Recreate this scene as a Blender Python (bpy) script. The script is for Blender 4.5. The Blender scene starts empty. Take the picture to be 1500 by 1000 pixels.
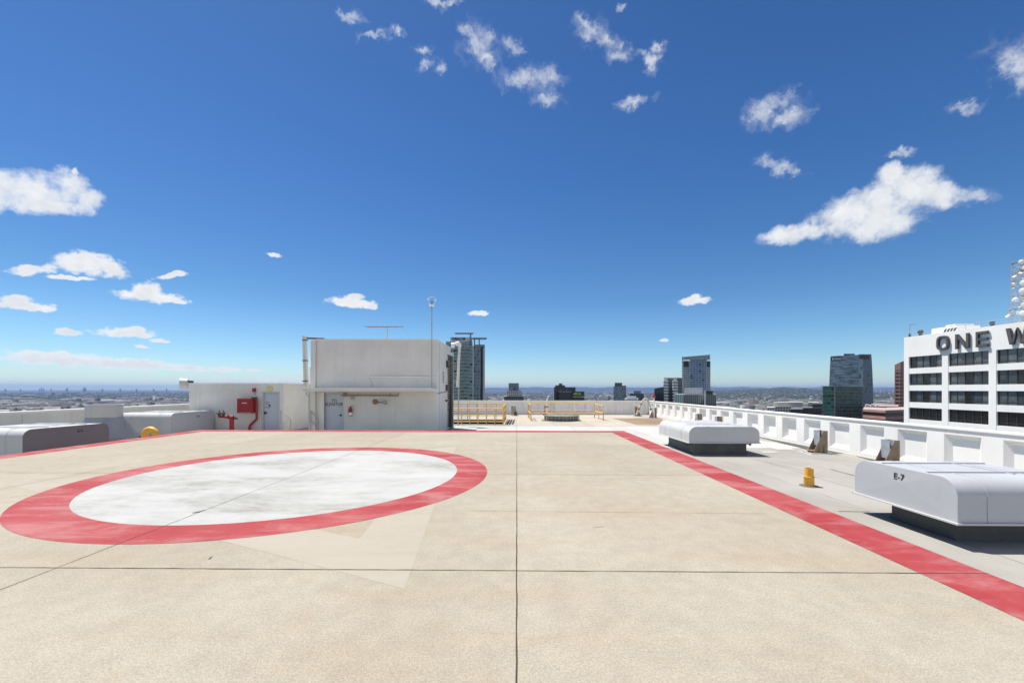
import bpy, bmesh, math, random
import numpy as np
from mathutils import Vector, Matrix
random.seed(7)
rng = np.random.default_rng(11)
sc = bpy.context.scene
COL = sc.collection
PI = math.pi
R = math.radians

# ------------------------------------------------------------------ camera
F, YAW, ROLL, SY, H = 607.0, 0.0117, 0.0012, 69.7, 1.485
FWD = Vector((-math.sin(YAW), math.cos(YAW), 0))
RT0 = Vector((math.cos(YAW), math.sin(YAW), 0))
UP0 = Vector((0, 0, 1))
RT = RT0 * math.cos(ROLL) + UP0 * math.sin(ROLL)
UPV = UP0 * math.cos(ROLL) - RT0 * math.sin(ROLL)
EYE = Vector((0, 0, H))

def ray(px, py):
    return FWD + RT * ((px - 750) / F) + UPV * ((500 + SY - py) / F)
def on_z(px, py, z):          # the point of a horizontal plane seen at a photo position
    d = ray(px, py)
    return EYE + d * ((z - H) / d.z)
def on_y(px, py, y):          # ... of a plane y = const
    d = ray(px, py)
    return EYE + d * (y / d.y)
def on_x(px, py, x):
    d = ray(px, py)
    return EYE + d * (x / d.x)
def at(px, d):                # ground-plan point at a depth
    p = FWD * d + RT0 * ((px - 750) / F * d)
    return (p.x, p.y)
def zat(py, d):
    return H + (500 + SY - py) / F * d

cam_d = bpy.data.cameras.new('camera')
cam_d.sensor_width = 36
cam_d.lens = 36 * F / 1500
cam_d.shift_y = SY / 1500
cam_d.clip_start = 0.05
cam_d.clip_end = 120000
cam = bpy.data.objects.new('camera', cam_d)
m3 = Matrix((RT, UPV, -FWD)).transposed()
cam.matrix_world = Matrix.Translation(EYE) @ m3.to_4x4()
COL.objects.link(cam)
sc.camera = cam

# ------------------------------------------------------------------ node helpers
class NT:
    def __init__(s, tree):
        s.t = tree; s.n = tree.nodes; s.l = tree.links
    def node(s, typ, **kw):
        nd = s.n.new(typ)
        for k, v in kw.items(): setattr(nd, k, v)
        return nd
    def put(s, sock, v):
        if isinstance(v, bpy.types.NodeSocket): s.l.new(v, sock)
        elif isinstance(v, (tuple, list)) and sock.type == 'RGBA' and len(v) == 3: sock.default_value = (*v, 1)
        else: sock.default_value = v
    def math(s, op, a, b=0.0, c=0.0, clamp=False):
        nd = s.node('ShaderNodeMath', operation=op, use_clamp=clamp)
        s.put(nd.inputs[0], a); s.put(nd.inputs[1], b)
        if op in ('MULTIPLY_ADD', 'SMOOTH_MIN', 'SMOOTH_MAX'): s.put(nd.inputs[2], c)
        return nd.outputs[0]
    def vmath(s, op, a, b=None, scale=None):
        nd = s.node('ShaderNodeVectorMath', operation=op)
        s.put(nd.inputs[0], a)
        if b is not None: s.put(nd.inputs[1], b)
        if scale is not None: s.put(nd.inputs['Scale'], scale)
        return nd.outputs[1] if op in ('DOT_PRODUCT', 'LENGTH', 'DISTANCE') else nd.outputs[0]
    def noise(s, vec, scale, detail=4, rough=.55, dist=0.0, color=False):
        nd = s.node('ShaderNodeTexNoise')
        s.put(nd.inputs['Vector'], vec)
        nd.inputs['Scale'].default_value = scale
        nd.inputs['Detail'].default_value = detail
        nd.inputs['Roughness'].default_value = rough
        nd.inputs['Distortion'].default_value = dist
        return nd.outputs['Color' if color else 'Fac']
    def ramp(s, v, a, b, x=0.0, y=1.0, smooth=True):
        nd = s.node('ShaderNodeMapRange', interpolation_type='SMOOTHSTEP' if smooth else 'LINEAR')
        s.put(nd.inputs['Value'], v)
        for k, q in zip(('From Min', 'From Max', 'To Min', 'To Max'), (a, b, x, y)): nd.inputs[k].default_value = q
        return nd.outputs[0]
    def mix(s, f, a, b, op='MIX'):
        nd = s.node('ShaderNodeMix', data_type='RGBA', blend_type=op)
        s.put(nd.inputs[0], f); s.put(nd.inputs[6], a); s.put(nd.inputs[7], b)
        return nd.outputs[2]
    def mapping(s, v, scale=(1, 1, 1), rot=(0, 0, 0)):
        nd = s.node('ShaderNodeMapping')
        s.put(nd.inputs['Vector'], v)
        nd.inputs['Scale'].default_value = scale
        nd.inputs['Rotation'].default_value = rot
        return nd.outputs[0]

def new_mat(name):
    m = bpy.data.materials.new(name)
    m.use_nodes = True
    nt = NT(m.node_tree)
    b = m.node_tree.nodes['Principled BSDF']
    return m, nt, b

def coords(nt, kind='Object'):
    return nt.node('ShaderNodeTexCoord').outputs[kind]

def bump(nt, b, h, strength, dist=.02):
    nd = nt.node('ShaderNodeBump')
    nd.inputs['Strength'].default_value = strength
    nd.inputs['Distance'].default_value = dist
    nt.put(nd.inputs['Height'], h)
    nt.l.new(nd.outputs[0], b.inputs['Normal'])

def mat(name, col, rough=.6, metal=0.0, var=.1, scale=2.0, streak=0.0, dirt=0.0, bmp=0.0, bscale=60, spec=.5, dirtcol=(.25, .2, .14)):
    m, nt, b = new_mat(name)
    co = coords(nt)
    n = nt.noise(co, scale, 5, .6)
    c = nt.mix(1.0, (*col,), nt.ramp(n, .25, .75, 1 - var, 1 + var), 'MULTIPLY')
    if streak:
        s = nt.noise(nt.mapping(co, (6, 6, .35)), 1.0, 4, .6)
        c = nt.mix(nt.ramp(s, .52, .8, 0, streak), c, dirtcol)
    if dirt:
        d = nt.noise(co, scale * 4, 6, .7)
        c = nt.mix(nt.ramp(d, .55, .8, 0, dirt), c, dirtcol)
    nt.l.new(c, b.inputs['Base Color'])
    b.inputs['Metallic'].default_value = metal
    r = nt.ramp(n, .2, .8, max(rough - .08, .02), min(rough + .08, 1))
    nt.l.new(r, b.inputs['Roughness'])
    b.inputs['Specular IOR Level'].default_value = spec
    if bmp: bump(nt, b, nt.noise(co, bscale, 4, .6), bmp)
    return m

def facade(name, g1, g2, slab, fh, bw, sf=.3, mf=.12, rough=.12, mull=None, dark=.12, spec=.5, vary=1.0):
    """storeys and bays laid out in metres along the walls (UV)"""
    m, nt, b = new_mat(name)
    uv = nt.node('ShaderNodeUVMap').outputs[0]
    sep = nt.node('ShaderNodeSeparateXYZ'); nt.l.new(uv, sep.inputs[0])
    u = nt.math('DIVIDE', sep.outputs[0], bw); v = nt.math('DIVIDE', sep.outputs[1], fh)
    cell = nt.node('ShaderNodeCombineXYZ')
    nt.l.new(nt.math('FLOOR', u), cell.inputs[0]); nt.l.new(nt.math('FLOOR', v), cell.inputs[1])
    wn = nt.node('ShaderNodeTexWhiteNoise', noise_dimensions='2D'); nt.l.new(cell.outputs[0], wn.inputs['Vector'])
    r = wn.outputs['Value']
    big = nt.noise(uv, .05, 3, .6)
    f = nt.math('ADD', nt.math('MULTIPLY', r, .7 * vary), nt.math('MULTIPLY', big, .5), clamp=True)
    g = nt.mix(f, g1, g2)
    g = nt.mix(nt.math('LESS_THAN', r, dark), g, (.008, .01, .012))
    sm = nt.math('LESS_THAN', nt.math('FRACT', v), sf)
    mm = nt.math('LESS_THAN', nt.math('FRACT', u), mf)
    mk = mull if mull else slab
    c = nt.mix(mm, g, mk)
    c = nt.mix(sm, c, nt.mix(1.0, slab, nt.ramp(nt.noise(uv, .4, 4), .3, .7, .85, 1.1), 'MULTIPLY'))
    nt.l.new(c, b.inputs['Base Color'])
    solid = nt.math('MAXIMUM', sm, mm)
    nt.l.new(nt.math('MULTIPLY_ADD', solid, .6 - rough, rough), b.inputs['Roughness'])
    b.inputs['Specular IOR Level'].default_value = spec
    return m

# ------------------------------------------------------------------ mesh helper
class MB:
    def __init__(s):
        s.bm = bmesh.new(); s.uv = s.bm.loops.layers.uv.new('UVMap')
    def face(s, pts, mi=0, uvs=None):
        vs = [s.bm.verts.new(p) for p in pts]
        f = s.bm.faces.new(vs); f.material_index = mi
        if uvs:
            for l, q in zip(f.loops, uvs): l[s.uv].uv = q
        return f
    def box(s, x0, x1, y0, y1, z0, z1, mi=0):
        x0, x1 = min(x0, x1), max(x0, x1); y0, y1 = min(y0, y1), max(y0, y1); z0, z1 = min(z0, z1), max(z0, z1)
        v = [s.bm.verts.new(p) for p in ((x0, y0, z0), (x1, y0, z0), (x1, y1, z0), (x0, y1, z0), (x0, y0, z1), (x1, y0, z1), (x1, y1, z1), (x0, y1, z1))]
        for q in ((3, 2, 1, 0), (4, 5, 6, 7), (0, 1, 5, 4), (1, 2, 6, 5), (2, 3, 7, 6), (3, 0, 4, 7)):
            s.bm.faces.new([v[i] for i in q]).material_index = mi
        return s
    def walls(s, pts, z0, z1, mi=0, roof=1, u0=0.0, ztop=None):
        """footprint (ccw) raised into walls with metre UVs and a roof"""
        n = len(pts); u = u0
        zt = ztop or [z1] * n
        for i in range(n):
            a, b = pts[i], pts[(i + 1) % n]
            za, zb = zt[i], zt[(i + 1) % n]
            L = math.dist(a, b)
            s.face([(*a, z0), (*b, z0), (*b, zb), (*a, za)], mi, [(u, z0), (u + L, z0), (u + L, zb), (u, za)])
            u += L
        s.face([(*p, z) for p, z in zip(pts, zt)], roof)
        return s
    def prism(s, prof, axis, a0, a1, mi=0, caps=True):
        """2-D outline swept along an axis; prof in the two other axes, order (y,z),(x,z),(x,y)"""
        def P(p, a):
            return {'x': (a, p[0], p[1]), 'y': (p[0], a, p[1]), 'z': (p[0], p[1], a)}[axis]
        A = [s.bm.verts.new(P(p, a0)) for p in prof]; B = [s.bm.verts.new(P(p, a1)) for p in prof]
        n = len(prof); fs = []
        for i in range(n):
            fs.append(s.bm.faces.new((A[i], A[(i + 1) % n], B[(i + 1) % n], B[i])))
        if caps: fs += [s.bm.faces.new(A[::-1]), s.bm.faces.new(B)]
        for f in fs: f.material_index = mi
        return s
    def lathe(s, prof, c=(0, 0, 0), n=24, mi=0, M=None):
        """(radius, height) outline turned about z"""
        rings = []
        for r, z in prof:
            if r < 1e-6: rings.append([s.bm.verts.new((0, 0, z))])
            else: rings.append([s.bm.verts.new((r * math.cos(2 * PI * k / n), r * math.sin(2 * PI * k / n), z)) for k in range(n)])
        for a, b in zip(rings, rings[1:]):
            for k in range(n):
                q = [a[k % len(a)], a[(k + 1) % n % len(a)], b[(k + 1) % n % len(b)], b[k % len(b)]]
                q = list(dict.fromkeys(q))
                if len(q) > 2: s.bm.faces.new(q).material_index = mi
        T = Matrix.Translation(c) @ (M.to_4x4() if M else Matrix())
        for ring in rings:
            for v in ring: v.co = T @ v.co
        return s
    def tube(s, pts, r, n=10, mi=0, closed=False):
        pts = [Vector(p) for p in pts]; rings = []
        N = len(pts)
        for i, p in enumerate(pts):
            if closed: d = pts[(i + 1) % N] - pts[i - 1]
            else: d = pts[min(i + 1, N - 1)] - pts[max(i - 1, 0)]
            d.normalize()
            a = d.orthogonal().normalized() if i == 0 else (pa - d * pa.dot(d)).normalized()
            pa = a; b = d.cross(a)
            rr = r[i] if isinstance(r, (list, tuple)) else r
            rings.append([s.bm.verts.new(p + (a * math.cos(2 * PI * k / n) + b * math.sin(2 * PI * k / n)) * rr) for k in range(n)])
        for i in range(N if closed else N - 1):
            A, B = rings[i], rings[(i + 1) % N]
            for k in range(n): s.bm.faces.new((A[k], A[(k + 1) % n], B[(k + 1) % n], B[k])).material_index = mi
        if not closed:
            s.bm.faces.new(rings[0][::-1]).material_index = mi; s.bm.faces.new(rings[-1]).material_index = mi
        return s
    def build(s, name, mats, parent=None, loc=None, smooth=False, bevel=0.0):
        me = bpy.data.meshes.new(name)
        bmesh.ops.recalc_face_normals(s.bm, faces=s.bm.faces[:])
        s.bm.to_mesh(me); s.bm.free()
        for m in (mats if isinstance(mats, (list, tuple)) else [mats]): me.materials.append(m)
        return link(name, me, parent, loc, smooth, bevel)

def link(name, me, parent=None, loc=None, smooth=False, bevel=0.0):
    o = bpy.data.objects.new(name, me); COL.objects.link(o)
    if parent: o.parent = parent
    if loc: o.location = loc
    if smooth:
        for p in me.polygons: p.use_smooth = True
        md = o.modifiers.new('split', 'EDGE_SPLIT'); md.split_angle = R(38)
    if bevel:
        b = o.modifiers.new('bevel', 'BEVEL'); b.width = bevel; b.segments = 2; b.limit_method = 'ANGLE'
    return o

def tag(o, label, cat, group=None, kind=None):
    o['label'] = label; o['category'] = cat
    if group: o['group'] = group
    if kind: o['kind'] = kind
    return o
def thing(name, label, cat, loc=(0, 0, 0), rz=0.0, group=None):
    o = bpy.data.objects.new(name, None); COL.objects.link(o)
    o.location = loc; o.rotation_euler = (0, 0, rz); o.empty_display_size = .3
    return tag(o, label, cat, group)
def struct(o):
    o['kind'] = 'structure'; return o
def copy_tree(o, parent=None):
    kids = list(o.children)
    c = o.copy(); COL.objects.link(c)
    if parent: c.parent = parent
    for k in kids: copy_tree(k, c)
    return c

def lettering(name, body, size, depth, m, parent, matrix, bold=0.0, sx=1.0, align='CENTER'):
    cu = bpy.data.curves.new(name, 'FONT')
    cu.body = body; cu.size = size; cu.extrude = depth; cu.offset = bold; cu.align_x = align; cu.align_y = 'CENTER'
    cu.space_line = .85
    t = bpy.data.objects.new('tmp', cu); COL.objects.link(t)
    dg = bpy.context.evaluated_depsgraph_get(); dg.update()
    me = bpy.data.meshes.new_from_object(t.evaluated_get(dg))
    bpy.data.objects.remove(t)
    me.transform(Matrix.Diagonal((sx, 1, 1, 1)))
    me.transform(matrix)
    me.materials.clear(); me.materials.append(m)
    return link(name, me, parent)
def facing(loc, normal, up=(0, 0, 1)):
    z = Vector(normal).normalized(); u = Vector(up); x = u.cross(z).normalized(); y = z.cross(x)
    return Matrix.Translation(loc) @ Matrix((x, y, z)).transposed().to_4x4()

# ------------------------------------------------------------------ materials
S = 3.81
B0 = 3.39
def pad_material():
    m, nt, b = new_mat('tan_deck_coating')
    co = coords(nt)
    a = nt.noise(co, .35, 5, .6); g = nt.noise(co, 130, 2, .7); st = nt.noise(nt.mapping(co, (.25, 1.3, 1)), 1.2, 6, .65)
    g2 = nt.noise(co, 55, 3, .7); mot = nt.noise(co, 5, 5, .7)
    c = nt.mix(nt.ramp(a, .3, .7), (.326, .286, .217), (.37, .334, .265))
    c = nt.mix(nt.ramp(st, .48, .72, 0, .5), c, (.345, .275, .185))
    c = nt.mix(nt.ramp(nt.noise(nt.mapping(co, (.6, .3, 1)), .9, 6, .7), .5, .66, 0, .35), c, (.4, .365, .3))
    c = nt.mix(1.0, c, nt.ramp(mot, .3, .7, .94, 1.06), 'MULTIPLY')
    c = nt.mix(1.0, c, nt.ramp(g2, .3, .7, .89, 1.11), 'MULTIPLY')
    fl = nt.noise(co, 3.2, 6, .7)
    c = nt.mix(nt.ramp(fl, .56, .72, 0, .22), c, (.4, .28, .16))
    c = nt.mix(1.0, c, nt.ramp(g, .3, .7, .8, 1.2), 'MULTIPLY')
    sl_ = nt.vmath('FLOOR', nt.vmath('DIVIDE', nt.vmath('SUBTRACT', co, (0, B0, 0)), (S, S, 50)))
    wn = nt.node('ShaderNodeTexWhiteNoise', noise_dimensions='2D'); nt.l.new(sl_, wn.inputs['Vector'])
    c = nt.mix(1.0, c, nt.ramp(wn.outputs['Value'], 0, 1, .965, 1.03, False), 'MULTIPLY')
    vo = nt.node('ShaderNodeTexVoronoi'); nt.put(vo.inputs['Vector'], co); vo.inputs['Scale'].default_value = 5
    spot = nt.math('LESS_THAN', vo.outputs['Distance'], .035)
    c = nt.mix(nt.math('MULTIPLY', spot, .35), c, (.12, .1, .07))
    nt.l.new(c, b.inputs['Base Color']); b.inputs['Roughness'].default_value = .85; b.inputs['Specular IOR Level'].default_value = .25
    bump(nt, b, g, .25, .003)
    return m
def paint_material(name, col, worn, amt, fade, sm=(.3, .3, .27), smudge=0.0):
    m, nt, b = new_mat(name)
    co = coords(nt)
    st = nt.noise(nt.mapping(co, (.35, 1.1, 1), (0, 0, .2)), 2.2, 7, .72, .4)
    a = nt.noise(co, .8, 5, .6); g = nt.noise(co, 200, 2, .6)
    c = nt.mix(nt.ramp(a, .3, .7), col, fade)
    c = nt.mix(nt.ramp(st, .44, .66, 0, amt), c, worn)
    if smudge:
        s2 = nt.noise(nt.mapping(co, (.5, 1.0, 1), (0, 0, -.3)), .55, 7, .7, .3)
        s3 = nt.noise(nt.mapping(co, (1, 2.5, 1)), 6, 5, .7)
        mk = nt.math('MULTIPLY', nt.ramp(s2, .44, .66), nt.ramp(s3, .3, .65, .35, 1.0))
        c = nt.mix(nt.math('MULTIPLY', mk, smudge), c, sm)
    ch = nt.noise(co, 17, 7, .75); cm = nt.noise(co, .7, 4, .6)
    c = nt.mix(nt.math('MULTIPLY', nt.ramp(ch, .6, .66), nt.ramp(cm, .45, .62, .05, .75)), c, (.36, .31, .235))
    c = nt.mix(1.0, c, nt.ramp(g, .3, .7, .9, 1.08), 'MULTIPLY')
    nt.l.new(c, b.inputs['Base Color']); b.inputs['Roughness'].default_value = .75; b.inputs['Specular IOR Level'].default_value = .25
    bump(nt, b, g, .2, .005)
    return m
def roof_material(name, c1, c2, pitch, seam=.35):
    m, nt, b = new_mat(name)
    co = coords(nt)
    sep = nt.node('ShaderNodeSeparateXYZ'); nt.l.new(co, sep.inputs[0])
    wob = nt.math('MULTIPLY_ADD', nt.noise(co, .6, 3), .08, sep.outputs[0])
    fr = nt.math('FRACT', nt.math('DIVIDE', wob, pitch))
    line = nt.math('LESS_THAN', fr, .022)
    brk = nt.ramp(nt.noise(co, .9, 4, .7), .38, .55, .1, 1)
    a = nt.noise(co, .5, 6, .65); st = nt.noise(nt.mapping(co, (2.2, .3, 1)), 1.0, 6, .7)
    c = nt.mix(nt.ramp(a, .3, .7), c1, c2)
    roll = nt.node('ShaderNodeTexWhiteNoise', noise_dimensions='1D'); nt.l.new(nt.math('FLOOR', nt.math('DIVIDE', wob, pitch)), roll.inputs['W'])
    c = nt.mix(1.0, c, nt.ramp(roll.outputs['Value'], 0, 1, .93, 1.05, False), 'MULTIPLY')
    c = nt.mix(nt.ramp(st, .55, .8, 0, .4), c, (.34, .31, .26))
    c = nt.mix(nt.math('MULTIPLY', nt.math('MULTIPLY', line, brk), 1 - seam), c, (.1, .095, .085))
    g = nt.noise(co, 70, 3, .7)
    c = nt.mix(1.0, c, nt.ramp(g, .3, .7, .9, 1.1), 'MULTIPLY')
    nt.l.new(c, b.inputs['Base Color']); b.inputs['Roughness'].default_value = .85; b.inputs['Specular IOR Level'].default_value = .2
    bump(nt, b, nt.math('ADD', g, nt.math('MULTIPLY', a, 2)), .25, .008)
    return m

M = dict(
    pad=pad_material(),
    red=paint_material('red_deck_paint', (.3, .03, .034), (.42, .2, .19), .65, (.36, .062, .064)),
    white=paint_material('white_deck_paint', (.415, .415, .395), (.35, .345, .31), .5, (.46, .46, .44), (.2, .19, .155), .85),
    ghost=paint_material('faded_deck_paint', (.368, .329, .26), (.345, .298, .221), .6, (.384, .348, .282)),
    roof=roof_material('grey_membrane', (.295, .28, .245), (.355, .34, .305), 1.02),
    coat=roof_material('white_roof_coating', (.44, .43, .4), (.52, .51, .48), 3.0, .7),
    cream=roof_material('cream_roof_coating', (.4, .355, .285), (.46, .415, .34), 2.2, .8),
    brown=roof_material('brown_ponding_stain', (.245, .175, .115), (.295, .225, .155), 2.0, .7),
    joint=mat('joint_sealant', (.05, .038, .026), .9, var=.4, scale=4),
    stucco=mat('painted_stucco', (.735, .71, .65), .85, var=.08, scale=.8, streak=.25, dirt=.12, bmp=.25, bscale=45, spec=.25, dirtcol=(.4, .38, .33)),
    concrete=mat('white_painted_concrete', (.82, .805, .765), .8, var=.04, scale=.8, streak=.3, bmp=.15, bscale=30, spec=.25, dirtcol=(.5, .48, .43)),
    greywall=mat('weathered_concrete', (.7, .68, .61), .85, var=.08, scale=.7, streak=.3, bmp=.2, bscale=30, spec=.25, dirtcol=(.4, .38, .31)),
    hood=mat('grey_painted_sheet', (.47, .472, .49), .42, var=.04, scale=1.4, streak=.1, bmp=.14, bscale=2.2),
    hood2=mat('white_painted_sheet', (.53, .525, .515), .42, var=.04, scale=1.4, streak=.1, bmp=.14, bscale=2.2),
    stackm=mat('shaded_stack_sheet', (.34, .35, .38), .5, var=.05, scale=1.4, streak=.1),  # darker than the collar, the transition's shade put into its colour
    purple=mat('shaded_mauve_sheet', (.2, .16, .175), .5, var=.05, scale=1.4, streak=.05, bmp=.03, bscale=4),  # left vent's pad-facing side, its shade put into a dark mauve
    curb=mat('dark_curb_flashing', (.13, .13, .125), .8, var=.2, scale=3, dirt=.3, bmp=.2),
    black=mat('black_paint', (.015, .015, .015), .5),
    lettergrey=mat('black_stencil', (.02, .02, .022), .7),
    door=mat('grey_door_paint', (.52, .55, .6), .5, var=.03, streak=.06),
    frame=mat('door_frame_paint', (.55, .56, .56), .5, var=.03),
    steel=mat('galvanised_steel', (.45, .46, .47), .4, .7, var=.15, scale=6),
    greysteel=mat('grey_painted_steel', (.4, .4, .38), .5, var=.1, scale=6, dirt=.2),
    rust=mat('brown_primed_steel', (.27, .2, .14), .7, var=.25, scale=5, streak=.35, dirt=.4, dirtcol=(.16, .1, .06)),
    plate=mat('bluish_steel_plate', (.3, .34, .37), .6, 0.0, var=.15, scale=5, streak=.3),
    yellow=mat('yellow_safety_paint', (.8, .5, .16), .5, var=.08, scale=4, dirt=.15),
    ochre=mat('ochre_pipe_paint', (.8, .42, .05), .5, var=.1, scale=5, dirt=.25),
    redm=mat('red_fire_paint', (.3, .018, .022), .45, var=.12, scale=5, dirt=.15, dirtcol=(.4, .1, .1)),
    redx=mat('red_enamel', (.5, .02, .02), .3, var=.05),
    brass=mat('dark_brass', (.09, .09, .08), .45, .5, var=.2, scale=8),
    whitem=mat('white_metal_paint', (.85, .85, .84), .45, var=.04, scale=4, dirt=.05),
    dishm=mat('weathered_dish_white', (.55, .55, .53), .5, var=.1, scale=1),
    cream_pipe=mat('cream_duct', (.74, .71, .63), .6, var=.05, scale=2, streak=.15),
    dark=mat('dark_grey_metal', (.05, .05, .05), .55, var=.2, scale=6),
    tan=mat('tan_painted_steel', (.6, .52, .43), .6, var=.1, scale=4, dirt=.2),
    signyellow=mat('yellow_sign_face', (.68, .64, .22), .5, var=.03),
    orange=mat('orange_plastic', (.85, .3, .04), .5, var=.05),
    pit=mat('pit_lining', (.035, .035, .035), .9, var=.3, scale=2),
    tank=mat('weathered_grating', (.22, .2, .16), .8, var=.3, scale=5, dirt=.4, bmp=.4, bscale=60),
    onewhite=mat('white_precast', (.92, .895, .85), .8, var=.03, scale=.25, streak=.05, spec=.25, dirtcol=(.55, .53, .48)),
    bronze=mat('bronze_sign_metal', (.075, .07, .066), .45, .3, var=.15, scale=1),
    bronzeface=mat('bronze_sign_face', (.125, .118, .112), .5, .2, var=.12, scale=1),
)

# ================================================================== HELIPAD
S = 3.81
B0 = 3.39
PX0, PX1, PY0, PY1 = -3 * S, S, B0 - S, B0 + 3 * S
RZ = -.6                                   # main roof level
def sheet(name, pts, z, m):
    mb = MB(); mb.face([(p[0], p[1], z) for p in pts]); return struct(mb.build(name, m))

struct(MB().box(PX0, PX1, PY0, PY1, RZ + .02, 0).build('helipad', M['pad']))
tri = [on_z(592, 862, 0), on_z(668, 654, 0), on_z(8, 708, 0)]
cx = sum((p.x for p in tri)) / 3; cy = sum((p.y for p in tri)) / 3
tc = Vector((-S, B0 + S, 0))
# faded triangle band
def inset_tri(T, w):
    out = []
    for i in range(3):
        a, b, c = T[i - 1], T[i], T[(i + 1) % 3]
        u = (a - b).normalized(); v = (c - b).normalized()
        h = math.acos(u.dot(v)) / 2
        out.append(b + (u + v).normalized() * (w / math.sin(h)))
    return out
T3 = [Vector((p.x, p.y, 0)) for p in tri]
I3 = inset_tri(T3, .62)
mb = MB()
for i in range(3):
    j = (i + 1) % 3
    mb.face([(T3[i].x, T3[i].y, .001), (T3[j].x, T3[j].y, .001), (I3[j].x, I3[j].y, .001), (I3[i].x, I3[i].y, .001)])
struct(mb.build('faded_marking', M['ghost']))
def ring(name, c, r0, r1, z, m, n=160):
    mb = MB()
    for k in range(n):
        a, b = 2 * PI * k / n, 2 * PI * (k + 1) / n
        q = [(c.x + r * math.cos(t), c.y + r * math.sin(t), z) for r, t in ((r1, a), (r1, b), (r0, b), (r0, a))]
        if r0 == 0: q = q[:3]
        mb.face(q)
    return struct(mb.build(name, m))
ring('red_ring_marking', tc, 2.742, 3.29, .0025, M['red'])
ring('white_circle_marking', tc, 0, 2.742, .0025, M['white'])
W = .55
mb = MB()
for q in (((PX1 - W, PY0), (PX1, PY0), (PX1, PY1), (PX1 - W, PY1 - W)), ((PX0, PY1), (PX0 + W, PY1 - W), (PX1 - W, PY1 - W), (PX1, PY1)), ((PX0, PY0), (PX0 + W, PY0), (PX0 + W, PY1 - W), (PX0, PY1))):
    mb.face([(*p, .0025) for p in q])
struct(mb.build('red_border_marking', M['red']))
# joints between the slabs: thin sealant strips with an uneven edge
def strip(a, b, w, z, name='pavement_joint', m=None):
    a, b = Vector((*a, z)), Vector((*b, z)); d = b - a; L = d.length; d.normalize(); n = Vector((-d.y, d.x, 0))
    N = max(2, int(L / .12)); mb = MB(); prev = None
    for i in range(N + 1):
        p = a + d * (L * i / N) + n * random.uniform(-.002, .002)
        ww = w * random.uniform(.6, 1.1) / 2
        cur = (p - n * ww, p + n * ww)
        if prev: mb.face([prev[0], cur[0], cur[1], prev[1]])
        prev = cur
    return struct(mb.build(name, m or M['joint']))
for k in (0, -1, -2):
    x = k * S
    strip((x, PY0), (x, PY1 - (.0 if k == 0 else 0)), .0095 if k == 0 else .008, .0042)
strip((PX0, B0), (PX1, B0), .009, .004)
for i, (x0, x1) in enumerate(((PX0, tc.x - 3.0), (tc.x + 3.2, PX1))): strip((x0, B0 + S), (x1, B0 + S), .008, .0038)
strip((PX0, B0 + 2 * S), (PX1, B0 + 2 * S), .006, .0038)
c0 = on_z(690, 748, 0); c1 = on_z(1120, 752, 0)
for xa, ya, xb, yb, w_ in ((305.5, 819, 311, 815.3, .012), (282, 751.4, 292, 749.6, .05), (287, 750.5, 302, 746.4, .022), (868, 573 + 200, 885, 771, .006)):
    a_, b_ = on_z(xa, ya, 0), on_z(xb, yb, 0); strip((a_.x, a_.y), (b_.x, b_.y), w_, .0046, 'pavement_scuff')
strip((c0.x, c0.y), (c1.x, c1.y), .004, .0036, 'pavement_crack')

# ================================================================== ROOF DECK
XR, XL, YF = 10.75, -20.6, 34.0
YB = -14.0
pit = (on_z(640, 618, RZ).x - 1.5, on_z(738, 618, RZ).x, 24.6, 28.1)
xs = [XL, pit[0], pit[1], XR + .3]; ys = [YB, pit[2], pit[3], YF + .3]
mb = MB()
for i in range(3):
    for j in range(3):
        if i == 1 and j == 1: continue
        mb.face([(xs[i], ys[j], RZ), (xs[i + 1], ys[j], RZ), (xs[i + 1], ys[j + 1], RZ), (xs[i], ys[j + 1], RZ)])
struct(mb.build('roof_deck', M['roof']))
mb = MB()
x0, x1, y0, y1 = pit
for q in (((x0, y0), (x1, y0)), ((x1, y0), (x1, y1)), ((x1, y1), (x0, y1)), ((x0, y1), (x0, y0))):
    mb.face([(*q[0], RZ), (*q[1], RZ), (*q[1], RZ - 2.5), (*q[0], RZ - 2.5)])
mb.face([(x0, y0, RZ - 2.5), (x1, y0, RZ - 2.5), (x1, y1, RZ - 2.5), (x0, y1, RZ - 2.5)])
struct(mb.build('roof_pit', M['pit']))
# body of our own tower below the roof
mb = MB()
mb.walls([(XL - .3, YB), (XR + .3, YB), (XR + .3, YF + .3), (XL - .3, YF + .3)], -110, RZ - 3, 0, 0)
struct(mb.build('building_body', M['greywall']))
sheet('white_roof_coating', [(-3.4, PY1 + .02), (XR - .6, PY1 + .02), (XR - .6, PY1 + 1.6), (9.2, 18.5), (8.6, 23.3), (-3.4, 23.5)], RZ + .004, M['coat'])
sheet('cream_roof_coating', [(pit[1] + .01, 23.5), (8.6, 23.3), (XR - .1, 24.5), (XR - .1, YF), (pit[1] + .01, YF)], RZ + .008, M['cream'])
sheet('cream_roof_coating', [(-3.4, 28.2), (pit[1] + .01, 28.2), (pit[1] + .01, YF), (-3.4, YF)], RZ + .008, M['cream'])
bp = [on_z(x, y, RZ) for x, y in ((897, 612.6), (922, 619.5), (933, 622.4), (962, 622.8), (972, 619), (970, 613), (940, 612.2))]
sheet('roof_stain', [(p.x, p.y) for p in bp], RZ + .012, M['brown'])
for (xa, ya, xb, yb) in ((1128, 656, 1168, 658.5), (1112, 661, 1142, 663)):
    a, b = on_z(xa, ya, RZ), on_z(xb, yb, RZ)
    sheet('roof_patch', [(a.x, a.y), (b.x, a.y), (b.x, b.y), (a.x, b.y)], RZ + .008, M['coat'])
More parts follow.
